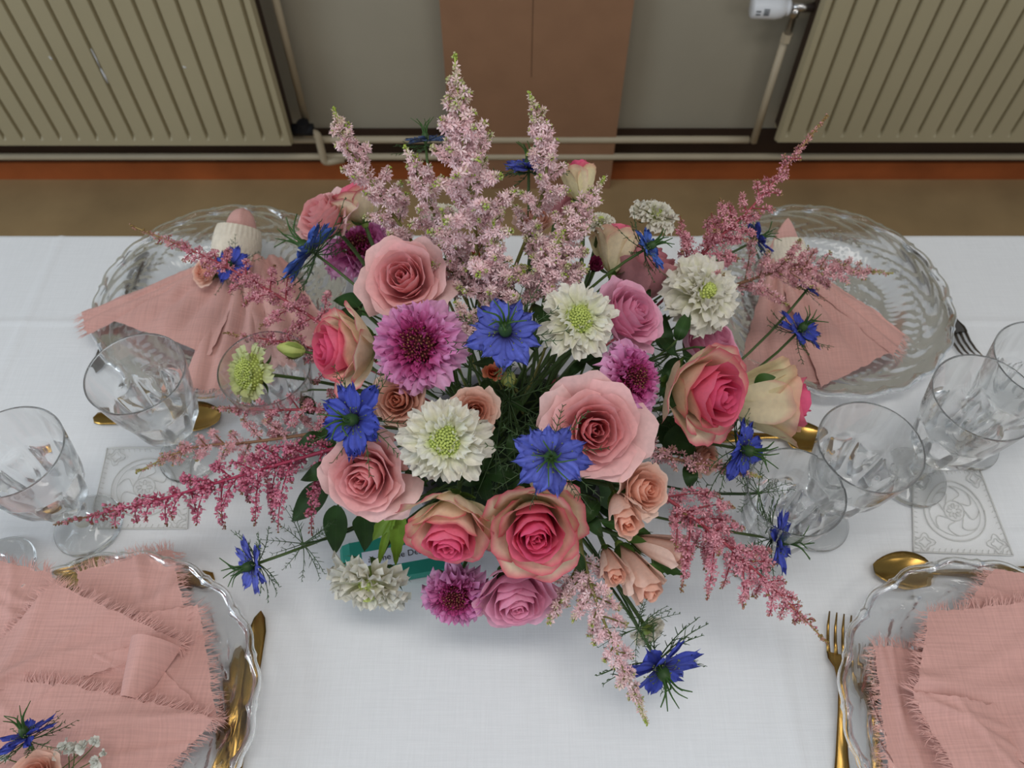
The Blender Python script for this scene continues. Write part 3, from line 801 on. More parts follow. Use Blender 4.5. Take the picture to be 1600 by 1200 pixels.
ROSE = {  # n petals, colour, depth of cup, outer opening, outer rim height, curl, roll, tip
    'pink': dict(n=24, col=col_pink, bz=-0.55, R1=0.94, z1=0.04, zi=0.40, curl=0.9, roll=1.7, tip=0.20),
    'bi': dict(n=25, col=col_bi, bz=-0.95, R1=0.92, z1=0.05, zi=0.38, curl=0.9, roll=0.9, tip=0.16),
    'bicream': dict(n=20, col=col_bi_cream, bz=-1.1, R1=0.72, z1=0.28, zi=0.40, curl=0.6, roll=0.6, tip=0.16),
    'candy': dict(n=22, col=col_candy, bz=-0.8, R1=0.95, z1=0.10, zi=0.35, curl=0.7, roll=0.5, tip=0.08),
    'dusty': dict(n=18, col=col_dusty, bz=-0.9, R1=0.8, z1=0.25, zi=0.40, curl=0.6, roll=0.6, tip=0.12),
    'peach': dict(n=20, col=col_peach, bz=-0.7, R1=0.92, z1=0.12, zi=0.46, curl=0.7, roll=0.5, tip=0.10),
    'peachbud': dict(n=11, col=col_peach, bz=-1.0, R1=0.52, z1=0.55, zi=0.70, curl=0.35, roll=0.3, tip=0.14),
    'orange': dict(n=12, col=col_orange, bz=-0.7, R1=0.7, z1=0.25, zi=0.40, curl=0.5, roll=0.4, tip=0.12),
    'purple': dict(n=10, col=col_purple, bz=-0.8, R1=0.6, z1=0.4, zi=0.5, curl=0.2, roll=0.2, tip=0.10),
}
def rose(kind, px, py, d, z, face, label, name='rose', cat='rose', group='roses in the centrepiece', seed=None, roll=None, with_stem=True, push=0.0, to=None):
    k = ROSE[kind]; rs = np.random.RandomState((seed if seed is not None else int(px * 7 + py)) % 100000)
    t, M3, r, p = place(name, label, cat, group, px, py, d, z, face, roll, push)
    n = k['n']; phi = rs.rand() * 6.28
    for i in range(n):
        s = i / (n - 1)
        R = 0.05 + (k['R1'] - 0.05) * s ** 0.95
        zr = k['zi'] + 0.08 * sin(pi * min(1, s * 1.8)) - (k['zi'] - k['z1']) * s ** 2.2 + rs.normal(0, 0.015)
        W = 1.75 * (1 - s) ** 1.2 + 0.68
        op = sm(s, 0.12, 0.85)
        g, v, e = petal_grid(s, phi, R * rs.uniform(0.90, 1.08), zr, k['bz'], W, op, k['curl'] * sm(s, 0.15, 0.8), k['roll'] * sm(s, 0.3, 0.9), k['tip'] * (0.4 + 0.6 * s) * rs.uniform(0.6, 1.6), rs,
                             nu=11, nv=9)
        c = k['col'](s, v, e, rs) * rs.uniform(0.94, 1.04)
        MB().grid(g, np.clip(c, 0, 1)).build('petal', M['petal'], t)
        phi += 2.3999 + rs.normal(0, 0.12)
    # calyx with sepals
    b = MB(); b.lathe([(0.03, k['bz'] - 0.16), (0.10, k['bz'] - 0.12), (0.14, k['bz'] - 0.02), (0.09, k['bz'] + 0.06)], 10, col=LGREEN)
    b.build('calyx', M['green'], t)
    for q in range(5):
        a = q * 2 * pi / 5 + rs.rand() * 0.4; n_ = 6; ss = np.linspace(0, 1, n_)
        w_ = 0.13 * np.sin(pi * (0.12 + 0.88 * ss)) ** 0.8; rr = 0.10 + 0.46 * ss * (0.9 if k['R1'] > 0.6 else 0.62); zz = k['bz'] + 0.02 + 0.55 * ss ** 1.6 * (0.4 if k['R1'] > 0.6 else 1.1)
        g = np.stack([np.stack((rr * cos(a) - w_ * x * sin(a), rr * sin(a) + w_ * x * cos(a), zz - 0.05 * abs(x) * ss - 0.02), -1) for x in (-1, 0, 1)], 1)
        MB().grid(g, S(88, 118, 52)).build('sepal', M['leaf'], t)
    if with_stem: stem(t, M3, r, p, (0, 0, k['bz'] - 0.1), to=to)
    return t

# scabious -----------------------------------------------------------
def scab_petal(L, W, lobes, ruf, c0, c1, seed, rim=None):
    rs = np.random.RandomState(seed); nu, nv = 7, 6
    u = np.linspace(-1, 1, nu)[None, :]; v = np.linspace(0, 1, nv)[:, None]
    ln = L * (0.94 + 0.05 * np.cos(lobes * pi * u) + rs.normal(0, 0.025, (1, nu))) * (1 - 0.14 * u ** 2)
    x = ln * v; y = u * W * (0.22 + 0.78 * sm(v, 0.0, 0.72)) * (1 - 0.22 * sm(v, 0.75, 1.0))
    ph = rs.rand() * 6
    z = ruf * np.sin(2.2 * pi * u * 0.9 + ph) * v ** 1.6 + ruf * 0.7 * (u ** 2) * v - 0.10 * v ** 2 * L
    g = np.stack((x + 0 * u, y + 0 * v, z), -1)
    k = sm(v + 0.12 * rs.normal(0, 1, (1, nu)), 0.1, 0.95)[..., None]
    c = c0 * (1 - k) + c1 * k
    return MB().grid(g, np.clip(c, 0, 1)).data('petal', M['petal_thin'])
def scab_set(name, rings):
    out = []
    for ri, (cnt, r0, L, W, el, lobes, ruf, c0, c1) in enumerate(rings):
        out.append([scab_petal(L, W, lobes, ruf, c0, c1, 31 * ri + q + len(name)) for q in range(3)])
    return rings, out
LIL = S(234, 176, 212); MAG = S(190, 66, 130); DMAG = S(150, 36, 92); WHI = S(240, 235, 222); CRE = S(228, 226, 190); GRN = S(194, 204, 124)
SCAB = {
    'pink': scab_set('pink', [(16, 0.42, 0.58, 0.22, -8, 3, 0.15, S(206, 120, 166), LIL), (17, 0.44, 0.46, 0.19, 8, 3, 0.14, S(196, 92, 150), S(230, 158, 204)), (19, 0.46, 0.32, 0.13, 24, 2, 0.10, MAG, S(218, 126, 180)), (20, 0.44, 0.22, 0.085, 40, 2, 0.06, DMAG, S(200, 84, 146)), (20, 0.40, 0.17, 0.06, 54, 1, 0.04, DMAG, S(186, 60, 124)), (18, 0.34, 0.15, 0.045, 66, 1, 0.03, S(120, 24, 66), S(168, 46, 104))]),
    'white': scab_set('white', [(14, 0.34, 0.68, 0.18, -8, 2, 0.11, CRE, WHI), (15, 0.34, 0.52, 0.18, 12, 3, 0.11, CRE, WHI), (14, 0.36, 0.34, 0.14, 30, 2, 0.07, CRE, S(240, 238, 226)), (14, 0.40, 0.17, 0.08, 48, 1, 0.04, GRN, S(232, 232, 200))]),
    'fluffy': scab_set('fluffy', [(16, 0.30, 0.66, 0.22, -8, 2, 0.08, CRE, WHI), (16, 0.30, 0.58, 0.20, 12, 2, 0.09, CRE, WHI), (15, 0.28, 0.48, 0.18, 32, 2, 0.09, CRE, WHI), (13, 0.22, 0.40, 0.15, 54, 2, 0.07, CRE, WHI)]),
    'green': scab_set('green', [(14, 0.46, 0.46, 0.17, -2, 2, 0.07, S(198, 206, 138), S(214, 216, 166)), (14, 0.46, 0.32, 0.13, 24, 2, 0.06, GRN, S(214, 218, 158)), (14, 0.44, 0.20, 0.09, 50, 1, 0.03, GRN, S(206, 212, 150))]),
}
def scab_centre(kind):
    b = MB(); rs = np.random.RandomState(5)
    Rc, n, zc = {'pink': (0.31, 150, 0.24), 'white': (0.33, 120, 0.26), 'fluffy': (0.20, 70, 0.34), 'green': (0.50, 190, 0.30)}[kind]
    core = {'pink': S(96, 40, 40), 'white': S(150, 170, 84), 'fluffy': S(190, 200, 130), 'green': S(140, 150, 66)}[kind]
    b.lathe([(Rc * 0.98, -0.05), (Rc, 0.06), (Rc * 0.86, zc * 0.6), (Rc * 0.5, zc * 0.92), (0.01, zc)], 16, col=core)
    for i in range(n):
        f = (i + 0.5) / n; rr = Rc * math.sqrt(f) * 1.0; a = i * 2.39996
        zz = 0.02 + zc * (1 - f ** 1.6)
        p = np.array((rr * cos(a), rr * sin(a), zz)); o = norm((rr * cos(a), rr * sin(a), 0.6 * Rc))
        if kind == 'pink':
            L = rs.uniform(0.06, 0.13); c = S(120, 54, 50) if f < 0.5 else S(140, 34, 76)
            b.tube([p, p + o * L], [0.012, 0.010], c, 3, False); b.sphere(p + o * L, 0.021, (S(150, 104, 74) if rs.rand() < .35 else S(136, 56, 66)) if f < 0.6 else S(168, 50, 96), 5, 4)
        else:
            c = S(196, 208, 112) * rs.uniform(0.85, 1.1)
            b.sphere(p + o * 0.01, 0.034 if kind != 'green' else 0.036, c, 6, 4)
    return b.data('flower_centre', M['green'] if kind != 'pink' else M['floret'])
SCC = {k: scab_centre(k) for k in SCAB}
def scabious(kind, px, py, d, z, face, label, group='scabious flowers in the centrepiece', push=0.0, to=None):
    t, M3, r, p = place('scabious', label, 'scabious', group, px, py, d, z, face, None, push)
    rings, sets = SCAB[kind]; rs = np.random.RandomState(int(px * 3 + py))
    for (cnt, r0, L, W, el, lobes, ruf, c0, c1), ms in zip(rings, sets):
        a0 = rs.rand() * 6
        for q in range(cnt):
            o = link('petal', ms[rs.randint(3)], t)
            a = a0 + q * 2 * pi / cnt + rs.normal(0, 0.10); e = math.radians(el + rs.normal(0, 10)); s = rs.uniform(0.82, 1.14)
            R3 = Matrix.Rotation(a, 4, 'Z') @ Matrix.Translation((r0 * cos(e) * 0.8, 0, 0.04 + r0 * 0.4 * max(0, sin(e)))) @ Matrix.Rotation(-e, 4, 'Y') @ Matrix.Rotation(rs.normal(0, 0.22), 4, 'X') @ Matrix.Scale(s, 4)
            o.matrix_basis = R3
    link('flower_centre', SCC[kind], t, kind='stuff')
    b = MB(); b.lathe([(0.04, -0.30), (0.16, -0.24), (0.30, -0.08), (0.34, 0.03)], 12, col=LGREEN)
    b.build('receptacle', M['green'], t)
    for q in range(8):
        a = q * pi / 4 + 0.2; ss = np.linspace(0, 1, 6)
        g = np.stack([np.stack(((0.2 + 0.55 * ss) * cos(a) - x * 0.05 * np.sin(pi * (0.1 + .9 * ss)) * sin(a), (0.2 + 0.55 * ss) * sin(a) + x * 0.05 * np.sin(pi * (0.1 + .9 * ss)) * cos(a), -0.16 - 0.10 * np.sin(pi * ss) + 0.02 * ss), -1) for x in (-1, 0, 1)], 1)
        MB().grid(g, S(84, 108, 60)).build('bract', M['leaf'], t)
    stem(t, M3, r, p, (0, 0, -0.28), rad=0.0019, to=to)
    return t

# nigella ------------------------------------------------------------
def nig_petal(seed, c):
    rs = np.random.RandomState(seed); nu, nv = 11, 8
    u = np.linspace(-1, 1, nu)[None, :]; v = np.linspace(0, 1, nv)[:, None]
    wv = 0.04 + 0.215 * np.sin(pi * np.clip(v * 0.97 + 0.0, 0, 1) ** 1.35) ** 0.75
    tip = 0.14 * np.abs(u) ** 1.2 + 0.15 * ((np.arange(nu)[None, :] + 1) % 2) * (np.abs(u) > 0.05) + 0.03 * rs.normal(0, 1, (1, nu))
    x = 0.06 + (0.94 - tip * v ** 4) * v; y = u * wv * (1 - 0.12 * sm(v, 0.9, 1))
    z = 0.05 * np.sin(2 * pi * u + rs.rand() * 6) * v + 0.10 * v - 0.12 * v ** 2 + 0.05 * (u ** 2) * v - 0.03 * np.exp(-(u / .2) ** 2) * v
    g = np.stack((x + 0 * u, y + 0 * v, z + 0 * u), -1)
    vein = (0.86 + 0.14 * np.cos(u * pi * 3))[..., None]
    k = sm(v, 0.0, 0.35)[..., None]
    cc = (S(52, 44, 96) * (1 - k) + c * k) * vein
    return MB().grid(g, np.clip(cc, 0, 1)).data('petal', M['blue'])
NB1 = S(102, 112, 208); NB2 = S(78, 90, 192); NB3 = S(86, 118, 206); NB4 = S(84, 104, 142)
NP_ = {k: [nig_petal(q + 10 * i, c) for q in range(4)] for i, (k, c) in enumerate((('mid', NB1), ('deep', NB2), ('sky', NB3), ('slate', NB4)))}
def nig_core(seed):
    rs = np.random.RandomState(seed); b = MB()
    b.sphere((0, 0, 0.17), 0.15, S(50, 78, 34), 10, 7, (0.9, 0.9, 1.35))
    for q in range(7):
        a = q * 2 * pi / 7 + rs.rand() * 0.3; sp = rs.uniform(0.24, 0.48)
        pts = [(0.05 * cos(a), 0.05 * sin(a), 0.22), (0.08 * cos(a), 0.08 * sin(a), 0.40), (0.15 * cos(a + .2), 0.15 * sin(a + .2), 0.58), (sp * cos(a + .5), sp * sin(a + .5), 0.72 + 0.10 * rs.rand())]
        b.tube(spline(pts, 8), np.linspace(0.034, 0.012, 8), S(62, 96, 42), 4)
    return b.data('seed_head', M['green'])
def nig_stamens(seed):
    rs = np.random.RandomState(seed); b = MB()
    for q in range(26):
        a = rs.rand() * 2 * pi; R = rs.uniform(0.25, 0.55); h = rs.uniform(0.10, 0.30)
        pts = bez((0.09 * cos(a), 0.09 * sin(a), 0.04), (R * 0.5 * cos(a), R * 0.5 * sin(a), h * 1.25), (R * cos(a), R * sin(a), h * 0.75), 6)
        b.tube(pts, 0.007, S(66, 56, 110) if q % 3 else S(96, 116, 82), 3, False); b.sphere(pts[-1], 0.022, S(128, 140, 92), 5, 4)
    return b.data('stamens', M['floret'])
def nig_bracts(seed, n=12, spread=1.0):
    """feathery thread leaves below the petals"""
    rs = np.random.RandomState(seed); b = MB()
    for q in range(n):
        a = q * 2 * pi / n + rs.normal(0, 0.25); L = rs.uniform(1.1, 1.65) * spread; up = rs.uniform(-0.30, 0.30)
        d = np.array((cos(a), sin(a), up)); sd = np.array((-sin(a), cos(a), 0))
        base = np.array((0.05 * cos(a), 0.05 * sin(a), -0.12)); pts = bez(base, base + d * L * 0.5 + np.array((0, 0, -0.12)), base + d * L + np.array((0, 0, 0.08)), 8)
        col = S(64, 90, 50) * rs.uniform(0.8, 1.25)
        b.tube(pts, np.linspace(0.022, 0.009, 8), col, 3, False)
        for k_ in range(2, 8):
            for sg in (-1, 1):
                if rs.rand() < 0.22: continue
                l2 = rs.uniform(0.18, 0.42) * (1.2 - k_ / 8); dd = norm(d * 0.8 + sd * sg * rs.uniform(0.5, 1.1) + np.array((0, 0, rs.normal(0, 0.35))))
                e = pts[k_] + dd * l2; b.tube([pts[k_], (pts[k_] + e) / 2 + np.array((0, 0, -0.02)), e], [0.015, 0.012, 0.006], col, 3, False)
                if rs.rand() < 0.5:
                    m = (pts[k_] + e) / 2; b.tube([m, m + norm(dd + sd * rs.normal(0, 0.8)) * l2 * 0.45], [0.011, 0.005], col, 3, False)
    return b.data('feathery_bracts', M['green'])
NC = [nig_core(i) for i in range(3)]; NS = [nig_stamens(i) for i in range(3)]; NBR = [nig_bracts(i) for i in range(4)]
def nigella(px, py, d, z, face, label, hue='mid', group='blue nigella flowers in the centrepiece', push=0.0, with_stem=True, np_=11, to=None):
    t, M3, r, p = place('nigella', label, 'nigella', group, px, py, d, z, face, None, push)
    rs = np.random.RandomState(int(px + py * 3))
    for q in range(np_):
        o = link('petal', NP_[hue][rs.randint(4)], t)
        a = q * 2 * pi / np_ + rs.normal(0, 0.06); el = math.radians((2 if q % 2 else 14) + rs.normal(0, 5))
        o.matrix_basis = Matrix.Rotation(a, 4, 'Z') @ Matrix.Translation((0, 0, 0.02 * (q % 2))) @ Matrix.Rotation(-el, 4, 'Y') @ Matrix.Rotation(rs.normal(0, 0.2), 4, 'X') @ Matrix.Scale(rs.uniform(0.86, 1.10), 4)
    link('seed_head', NC[rs.randint(3)], t).scale = (1.25, 1.25, 1.25); link('stamens', NS[rs.randint(3)], t, kind='stuff'); link('feathery_bracts', NBR[rs.randint(4)], t, kind='stuff')
    if with_stem: stem(t, M3, r, p, (0, 0, -0.08), rad=0.0014, to=to)
    return t

# astilbe ------------------------------------------------------------
def star_floret():
    v = []; f = []
    for q in range(5):
        a = q * 2 * pi / 5; d = np.array((cos(a), sin(a), 0.55)); s = np.array((-sin(a), cos(a), 0)) * 0.20
        k = len(v); v += [np.zeros(3), d * 0.55 - s, d, d * 0.55 + s]; f.append((k, k + 1, k + 2, k + 3))
    return np.array(v), np.array(f)
def bud_floret():
    v = np.array([(0.5, 0, 0.35), (0, 0.5, 0.35), (-0.5, 0, 0.35), (0, -0.5, 0.35), (0, 0, 0.95), (0, 0, -0.1)])
    f = np.array([(0, 1, 4), (1, 2, 4), (2, 3, 4), (3, 0, 4), (1, 0, 5), (2, 1, 5), (3, 2, 5), (0, 3, 5)]); return v, f
SF, BF = star_floret(), bud_floret()
def rand_frames(dirs, rs):
    n = len(dirs); z = dirs / np.linalg.norm(dirs, axis=1, keepdims=True)
    h = rs.normal(size=(n, 3)); x = np.cross(h, z); x /= np.linalg.norm(x, axis=1, keepdims=True) + 1e-9
    return np.stack((x, np.cross(z, x), z), 2)
def put_florets(b, tmpl, pos, dirs, size, cols, rs):
    if len(pos) == 0: return
    v, f = tmpl; R = rand_frames(dirs, rs); n = len(pos)
    V = np.einsum('nij,vj->nvi', R, v) * size[:, None, None] + pos[:, None, :]
    F = (f[None] + (np.arange(n) * len(v))[:, None, None]).reshape(-1, f.shape[1])
    b.add(V.reshape(-1, 3), F, np.repeat(cols, len(v), 0))
AST = {  # pink, dark variation, tip colour, stem colour, floret form
    'pale': dict(c0=S(255, 230, 230), c1=S(246, 206, 210), tip=S(176, 194, 84), stem=S(130, 128, 70), star=True, size=0.0044, bud=0.12),
    'blush': dict(c0=S(246, 200, 204), c1=S(228, 166, 172), tip=S(180, 172, 100), stem=S(150, 112, 84), star=True, size=0.0038, bud=0.35),
    'dusty': dict(c0=S(242, 182, 190), c1=S(220, 140, 156), tip=S(164, 136, 82), stem=S(170, 76, 86), star=True, size=0.0038, bud=0.55),
    'rasp': dict(c0=S(232, 152, 172), c1=S(206, 108, 136), tip=S(132, 98, 66), stem=S(170, 60, 88), star=False, size=0.0042, bud=0.85),
}
def astilbe(kind, pts, Lmax, nb, label, z=None, droop=0.0, seed=1, tipfrac=0.80, dens=1.0, start=0.12, flat=0.35, blunt=False):
    k = AST[kind]; rs = np.random.RandomState(seed)
    sp = spline([P(*q) for q in pts], 40); base = sp[0].copy(); loc = base
    t = thing('astilbe_plume', label, 'astilbe', loc, 'astilbe plumes in the centrepiece')
    sp = sp - loc; seg = np.linalg.norm(np.diff(sp, axis=0), axis=1); tot = seg.sum(); tan = np.gradient(sp, axis=0)
    fk = sm(np.linspace(0, 1, 40), tipfrac - 0.12, 0.98)[:, None]
    MB().tube(sp, np.linspace(0.0019, 0.0006, 40), k['stem'] * (1 - fk) + k['tip'] * fk, 6).build('stem', M['green'], t)
    to = ORIG - loc + np.array((rs.uniform(-.04, .04), rs.uniform(-.03, .03), 0))
    MB().tube(bez(sp[1], sp[0] - norm(tan[0]) * 0.05, to, 8), 0.0014, k['stem'], 6).build('lower_stem', M['green'], t)
    def florets(b, line, f0, dens_, lens, spine):
        n = len(line); L = np.linalg.norm(np.diff(line, axis=0), axis=1).sum(); m = max(6, int(L * dens_))
        s = rs.rand(m) ** 0.9 * (n - 1); i = np.minimum(s.astype(int), n - 2); fr = (s - i)[:, None]
        pos = line[i] * (1 - fr) + line[i + 1] * fr; tn = norm(line[-1] - line[0])
        d = rs.normal(size=(m, 3)); d -= 0.7 * (d @ tn)[:, None] * tn; d /= np.linalg.norm(d, axis=1, keepdims=True)
        d = d + 0.45 * tn; q = s / (n - 1)
        q = np.clip(q, 0, 1); width = lens * (1 - q * 0.85)
        pos = pos + d * (width * rs.rand(m) ** 0.6)[:, None]
        along = np.clip(f0 + (1 - f0) * q if spine else q, 0, 1)
        tipk = sm(along + rs.normal(0, 0.06, m), tipfrac if spine else 0.74, 1.0)
        if not spine and f0 > 0.72: tipk = np.maximum(tipk, sm(np.full(m, f0) + rs.normal(0, .08, m), 0.74, 0.95))
        mix = rs.rand(m)[:, None]; col = k['c0'] * mix + k['c1'] * (1 - mix)
        col = col * (1 - tipk[:, None]) + k['tip'] * tipk[:, None] * rs.uniform(0.75, 1.1, (m, 1))
        size = k['size'] * rs.uniform(0.7, 1.15, m) * (1 - 0.35 * tipk)
        isb = (tipk > 0.45) | (rs.rand(m) < k['bud'])
        put_florets(b, BF, pos[isb], d[isb], size[isb] * 0.85, col[isb], rs)
        put_florets(b, SF, pos[~isb], d[~isb], size[~isb], col[~isb], rs)
    for q in range(nb):
        f = start + (0.90 - start) * (q / nb) ** 0.9; i = int(f * 39); o = sp[i]; tn = norm(tan[i])
        a = q * 2.39996 + rs.normal(0, 0.2)
        F = frame(tn); rad = F[:, 0] * cos(a) + F[:, 1] * sin(a)
        rad = norm(rad * np.array((1, 1, 1 - flat)))
        L = Lmax * ((1 - f) ** 1.15 * 1.0 + 0.05) * rs.uniform(0.75, 1.1) * (1 if not blunt else 1.2 * math.sqrt(max(0.1, 1 - f)))
        d = norm(rad * 0.95 + tn * 0.62); e = o + d * L + np.array((0, 0, -droop * L)); mid = o + d * L * 0.55 + np.array((0, 0, 0.02 * L))
        line = bez(o, mid, e, 9); b = MB()
        b.tube(line, np.linspace(0.0009, 0.0004, 9), k['stem'], 4, False)
        dn = (1900 if k['bud'] < 0.2 else 1350 if k['star'] else 1000) * dens
        florets(b, line, f, dn, min(0.0045 + L * 0.10, 0.0085), False)
        # twigs of a larger branch
        if L > 0.025:
            for w_ in range(int(L / 0.010)):
                j = rs.randint(1, 7); dd = norm(rs.normal(size=3) + norm(line[-1] - line[0]) * 0.8); l2 = L * rs.uniform(0.16, 0.34) * (1.1 - j / 9)
                tl = np.stack([line[j] + dd * l2 * x + np.array((0, 0, -droop * l2 * x * x)) for x in np.linspace(0, 1, 5)])
                b.tube(tl, 0.0004, k['stem'], 3, False); florets(b, tl, f, dn, 0.0036, False)
        b.build('side_branch', M['floret'], t)
    b = MB(); n0 = int(39 * 0.68); florets(b, sp[n0:], 0.68, (1500 if k['star'] else 1150) * dens, 0.0040, True)
    b.build('tip_spike', M['floret'], t)
    return t

# leaves -------------------------------------------------------------
def leaf(pts, width, col, label, fold=0.25, serr=0.0, group='green leaves in the centrepiece', twist=0.0):
    """pts: base, middle, tip as (px, py, z)"""
    A, B, C = (P(*q) for q in pts); n = 13
    ctr = bez(A, 2 * B - 0.5 * (A + C), C, n); ss = np.linspace(0, 1, n)
    t = thing('leaf', label, 'leaf', A, group)
    tn = np.gradient(ctr, axis=0); g = np.zeros((n, 5, 3))
    for i in range(n):
        z = norm(tn[i]); side = norm(np.cross(z, (sin(twist), -0.2, cos(twist)))); up = np.cross(side, z)
        hw = width * (math.sin(pi * (0.03 + 0.97 * ss[i]) ** 0.75)) ** 0.85 * (1 + (serr * (1 if i % 2 else -1)))
        for j, x in enumerate((-1, -0.5, 0, 0.5, 1)): g[i, j] = ctr[i] + side * hw * x + up * fold * hw * abs(x)
    g -= A
    vein = np.ones((n, 5, 3)) * np.asarray(col); vein[:, 2] *= 1.25
    MB().grid(g, np.clip(vein, 0, 1)).build('leaf_blade', M['leaf'], t)
    MB().tube(ctr - A + np.array((0, 0, -0.0004)), np.linspace(0.0008, 0.0003, n), np.asarray(col) * 1.2, 4, False).build('midrib', M['green'], t)
    e = ORIG - A + np.array((rnd.uniform(-.05, .05), rnd.uniform(-.04, .04), 0.0))
    MB().tube(bez(np.zeros(3), -norm(tn[0]) * 0.03, e, 8), 0.0011, GREEN, 5).build('leaf_stalk', M['green'], t)
    return t

# ------------------------------------------------------------------ the arrangement
bw = thing('flower_bowl', 'pale grey bowl hidden under the flower arrangement', 'bowl', (0.005, 0.400, TZ + 0.0012))
MB().lathe([(0.001, 0.0), (0.055, 0.0), (0.062, 0.004), (0.085, 0.03), (0.104, 0.062), (0.110, 0.074), (0.107, 0.075), (0.100, 0.062), (0.080, 0.030), (0.055, 0.010), (0.001, 0.008)], 48).build('bowl_shell', M['bowl'], bw)
fo = thing('floral_foam', 'dark green wet foam block holding the stems in the bowl', 'foam', (0.005, 0.400, TZ + 0.012))
MB().lathe([(0.001, 0.0), (0.05, 0.0), (0.075, 0.03), (0.088, 0.06), (0.085, 0.085), (0.06, 0.105), (0.001, 0.112)], 24).build('foam_block', M['foam'], fo)

# pink roses
rose('pink', 632, 436, 138, None, (-0.10, -0.42, 0.90), 'pale pink rose in full bloom at upper left above magenta scabious')
rose('pink', 572, 745, 142, None, (-0.18, -0.72, 0.66), 'pale pink rose at lower left under a blue nigella')
rose('pink', 928, 672, 162, None, (0.08, -0.55, 0.83), 'largest pale pink rose right of the bouquet centre')
rose('pink', 506, 338, 108, 0.18, (-0.50, 0.10, 0.84), 'pale pink rose at the back left behind blue nigella', to=(-0.115, 0.50, TZ + 0.10))
# two-tone roses
rose('bi', 526, 545, 128, None, (-0.80, -0.42, 0.45), 'two-tone rose with hot pink heart turned to the left')
rose('bi', 703, 835, 142, None, (-0.10, -0.96, 0.20), 'two-tone rose at bottom left of two, cream petal folded over it')
rose('bi', 838, 830, 156, None, (0.02, -0.80, 0.60), 'two-tone rose with frilled cream edge at bottom centre')
rose('bi', 1112, 615, 160, None, (0.58, -0.62, 0.53), 'large two-tone rose with hot pink heart on the right side')
rose('bicream', 1222, 626, 160, 0.17, (0.90, -0.12, 0.25), 'cream green two-tone rose at far right seen from its side')
rose('bicream', 962, 372, 95, 0.23, (0.10, 0.75, 0.65), 'cream rosebud at the back beside a blue nigella')
rose('bicream', 905, 270, 76, 0.27, (-0.10, 0.70, 0.70), 'small cream and pink rosebud rising at the very back')
rose('bi', 556, 308, 84, 0.19, (-0.30, 0.70, 0.60), 'two-tone rose peeping out behind the back left plume', push=0.02, to=(-0.08, 0.50, TZ + 0.10))
# smooth pink blooms
rose('candy', 988, 490, 104, None, (0.55, -0.20, 0.80), 'bright pink ruffled bloom right of the white scabious', name='lisianthus', cat='lisianthus', group='bright pink ruffled blooms')
rose('candy', 808, 935, 116, 0.12, (0.12, -0.90, 0.30), 'bright pink ruffled bloom at the bottom edge of the bouquet', name='lisianthus', cat='lisianthus', group='bright pink ruffled blooms')
rose('candy', 1112, 532, 100, 0.15, (0.60, 0.00, 0.80), 'bright pink ruffled bloom tucked under the big white scabious', name='lisianthus', cat='lisianthus', group='bright pink ruffled blooms')
rose('dusty', 1005, 415, 128, 0.20, (0.20, 0.60, 0.70), 'dusky pink half-open rose behind the blue nigella at upper right')
rose('dusty', 870, 315, 60, 0.24, (0.1, 0.6, 0.7), 'dusky pink rosebud half buried in the pale plumes')
# spray roses
SG = 'peach spray roses'
def spray(kind, px, py, d, z, face, label, **kw): return rose(kind, px, py, d, z, face, label, name='spray_rose', cat='spray rose', group=SG, **kw)
spray('peach', 1005, 765, 92, None, (0.45, -0.45, 0.75), 'open peach spray rose right of the largest pink rose', push=-0.005)
spray('peachbud', 974, 802, 104, None, (0.1, -0.80, 0.50), 'half-open peach spray bud just below an open peach rose', push=-0.01)
spray('peachbud', 1038, 858, 104, 0.13, (0.85, -0.40, 0.25), 'peach spray bud with green sepal pointing right')
spray('peachbud', 956, 884, 84, 0.13, (0.15, -0.85, 0.45), 'small peach spray bud with green sepal, left of its pair')
spray('peachbud', 998, 898, 112, 0.12, (0.40, -0.85, 0.15), 'peach spray bud hanging lowest at the lower right')
spray('peach', 622, 625, 92, None, (-0.10, -0.55, 0.83), 'peach spray rose under the magenta scabious at left', push=0.015)
spray('peach', 742, 642, 80, None, (0.15, -0.50, 0.80), 'peach spray rose behind the white scabious at centre', push=0.012)
spray('peach', 836, 345, 66, 0.25, (0.10, 0.15, 0.95), 'peach rose among the pale plumes at the back')
spray('orange', 770, 582, 40, None, (0.0, -0.3, 0.9), 'small orange bud below the centre blue nigella', push=0.02)
spray('orange', 742, 388, 52, 0.23, (0.0, -0.2, 0.9), 'orange bud glimpsed below the tallest pale plume')
spray('peach', 1100, 715, 58, 0.14, (0.5, -0.5, 0.6), 'peach spray rose under the large two-tone rose at right')
rose('purple', 930, 415, 42, None, (0.0, -0.4, 0.9), 'tiny plum purple rosebud above the white scabious', push=0.01)

# scabious
scabious('pink', 655, 540, 158, None, (-0.12, -0.45, 0.88), 'large magenta scabious with dark centre left of the middle')
scabious('pink', 563, 393, 128, None, (-0.18, 0.10, 0.95), 'magenta scabious at upper left behind the pale pink rose', push=0.01)
scabious('pink', 985, 592, 128, None, (0.55, -0.30, 0.75), 'magenta scabious turned right beside the largest pink rose', push=0.012)
scabious('pink', 712, 928, 118, 0.11, (-0.05, -0.80, 0.55), 'lilac pink scabious at the bottom under a two-tone rose')
scabious('white', 697, 688, 150, None, (-0.02, -0.55, 0.80), 'white scabious with green beaded centre at lower middle', push=-0.008)
scabious('white', 903, 500, 132, None, (0.12, -0.32, 0.92), 'white scabious with small green centre right of blue nigella', push=-0.008)
scabious('fluffy', 1097, 460, 142, 0.205, (0.30, -0.30, 0.90), 'full white pompon scabious at upper right')
scabious('fluffy', 580, 908, 152, 0.085, (-0.20, -0.88, 0.05), 'cream white scabious drooping at bottom left over teal packet')
scabious('fluffy', 1022, 338, 84, 0.22, (0.30, 0.25, 0.90), 'small greenish white scabious at the back right')
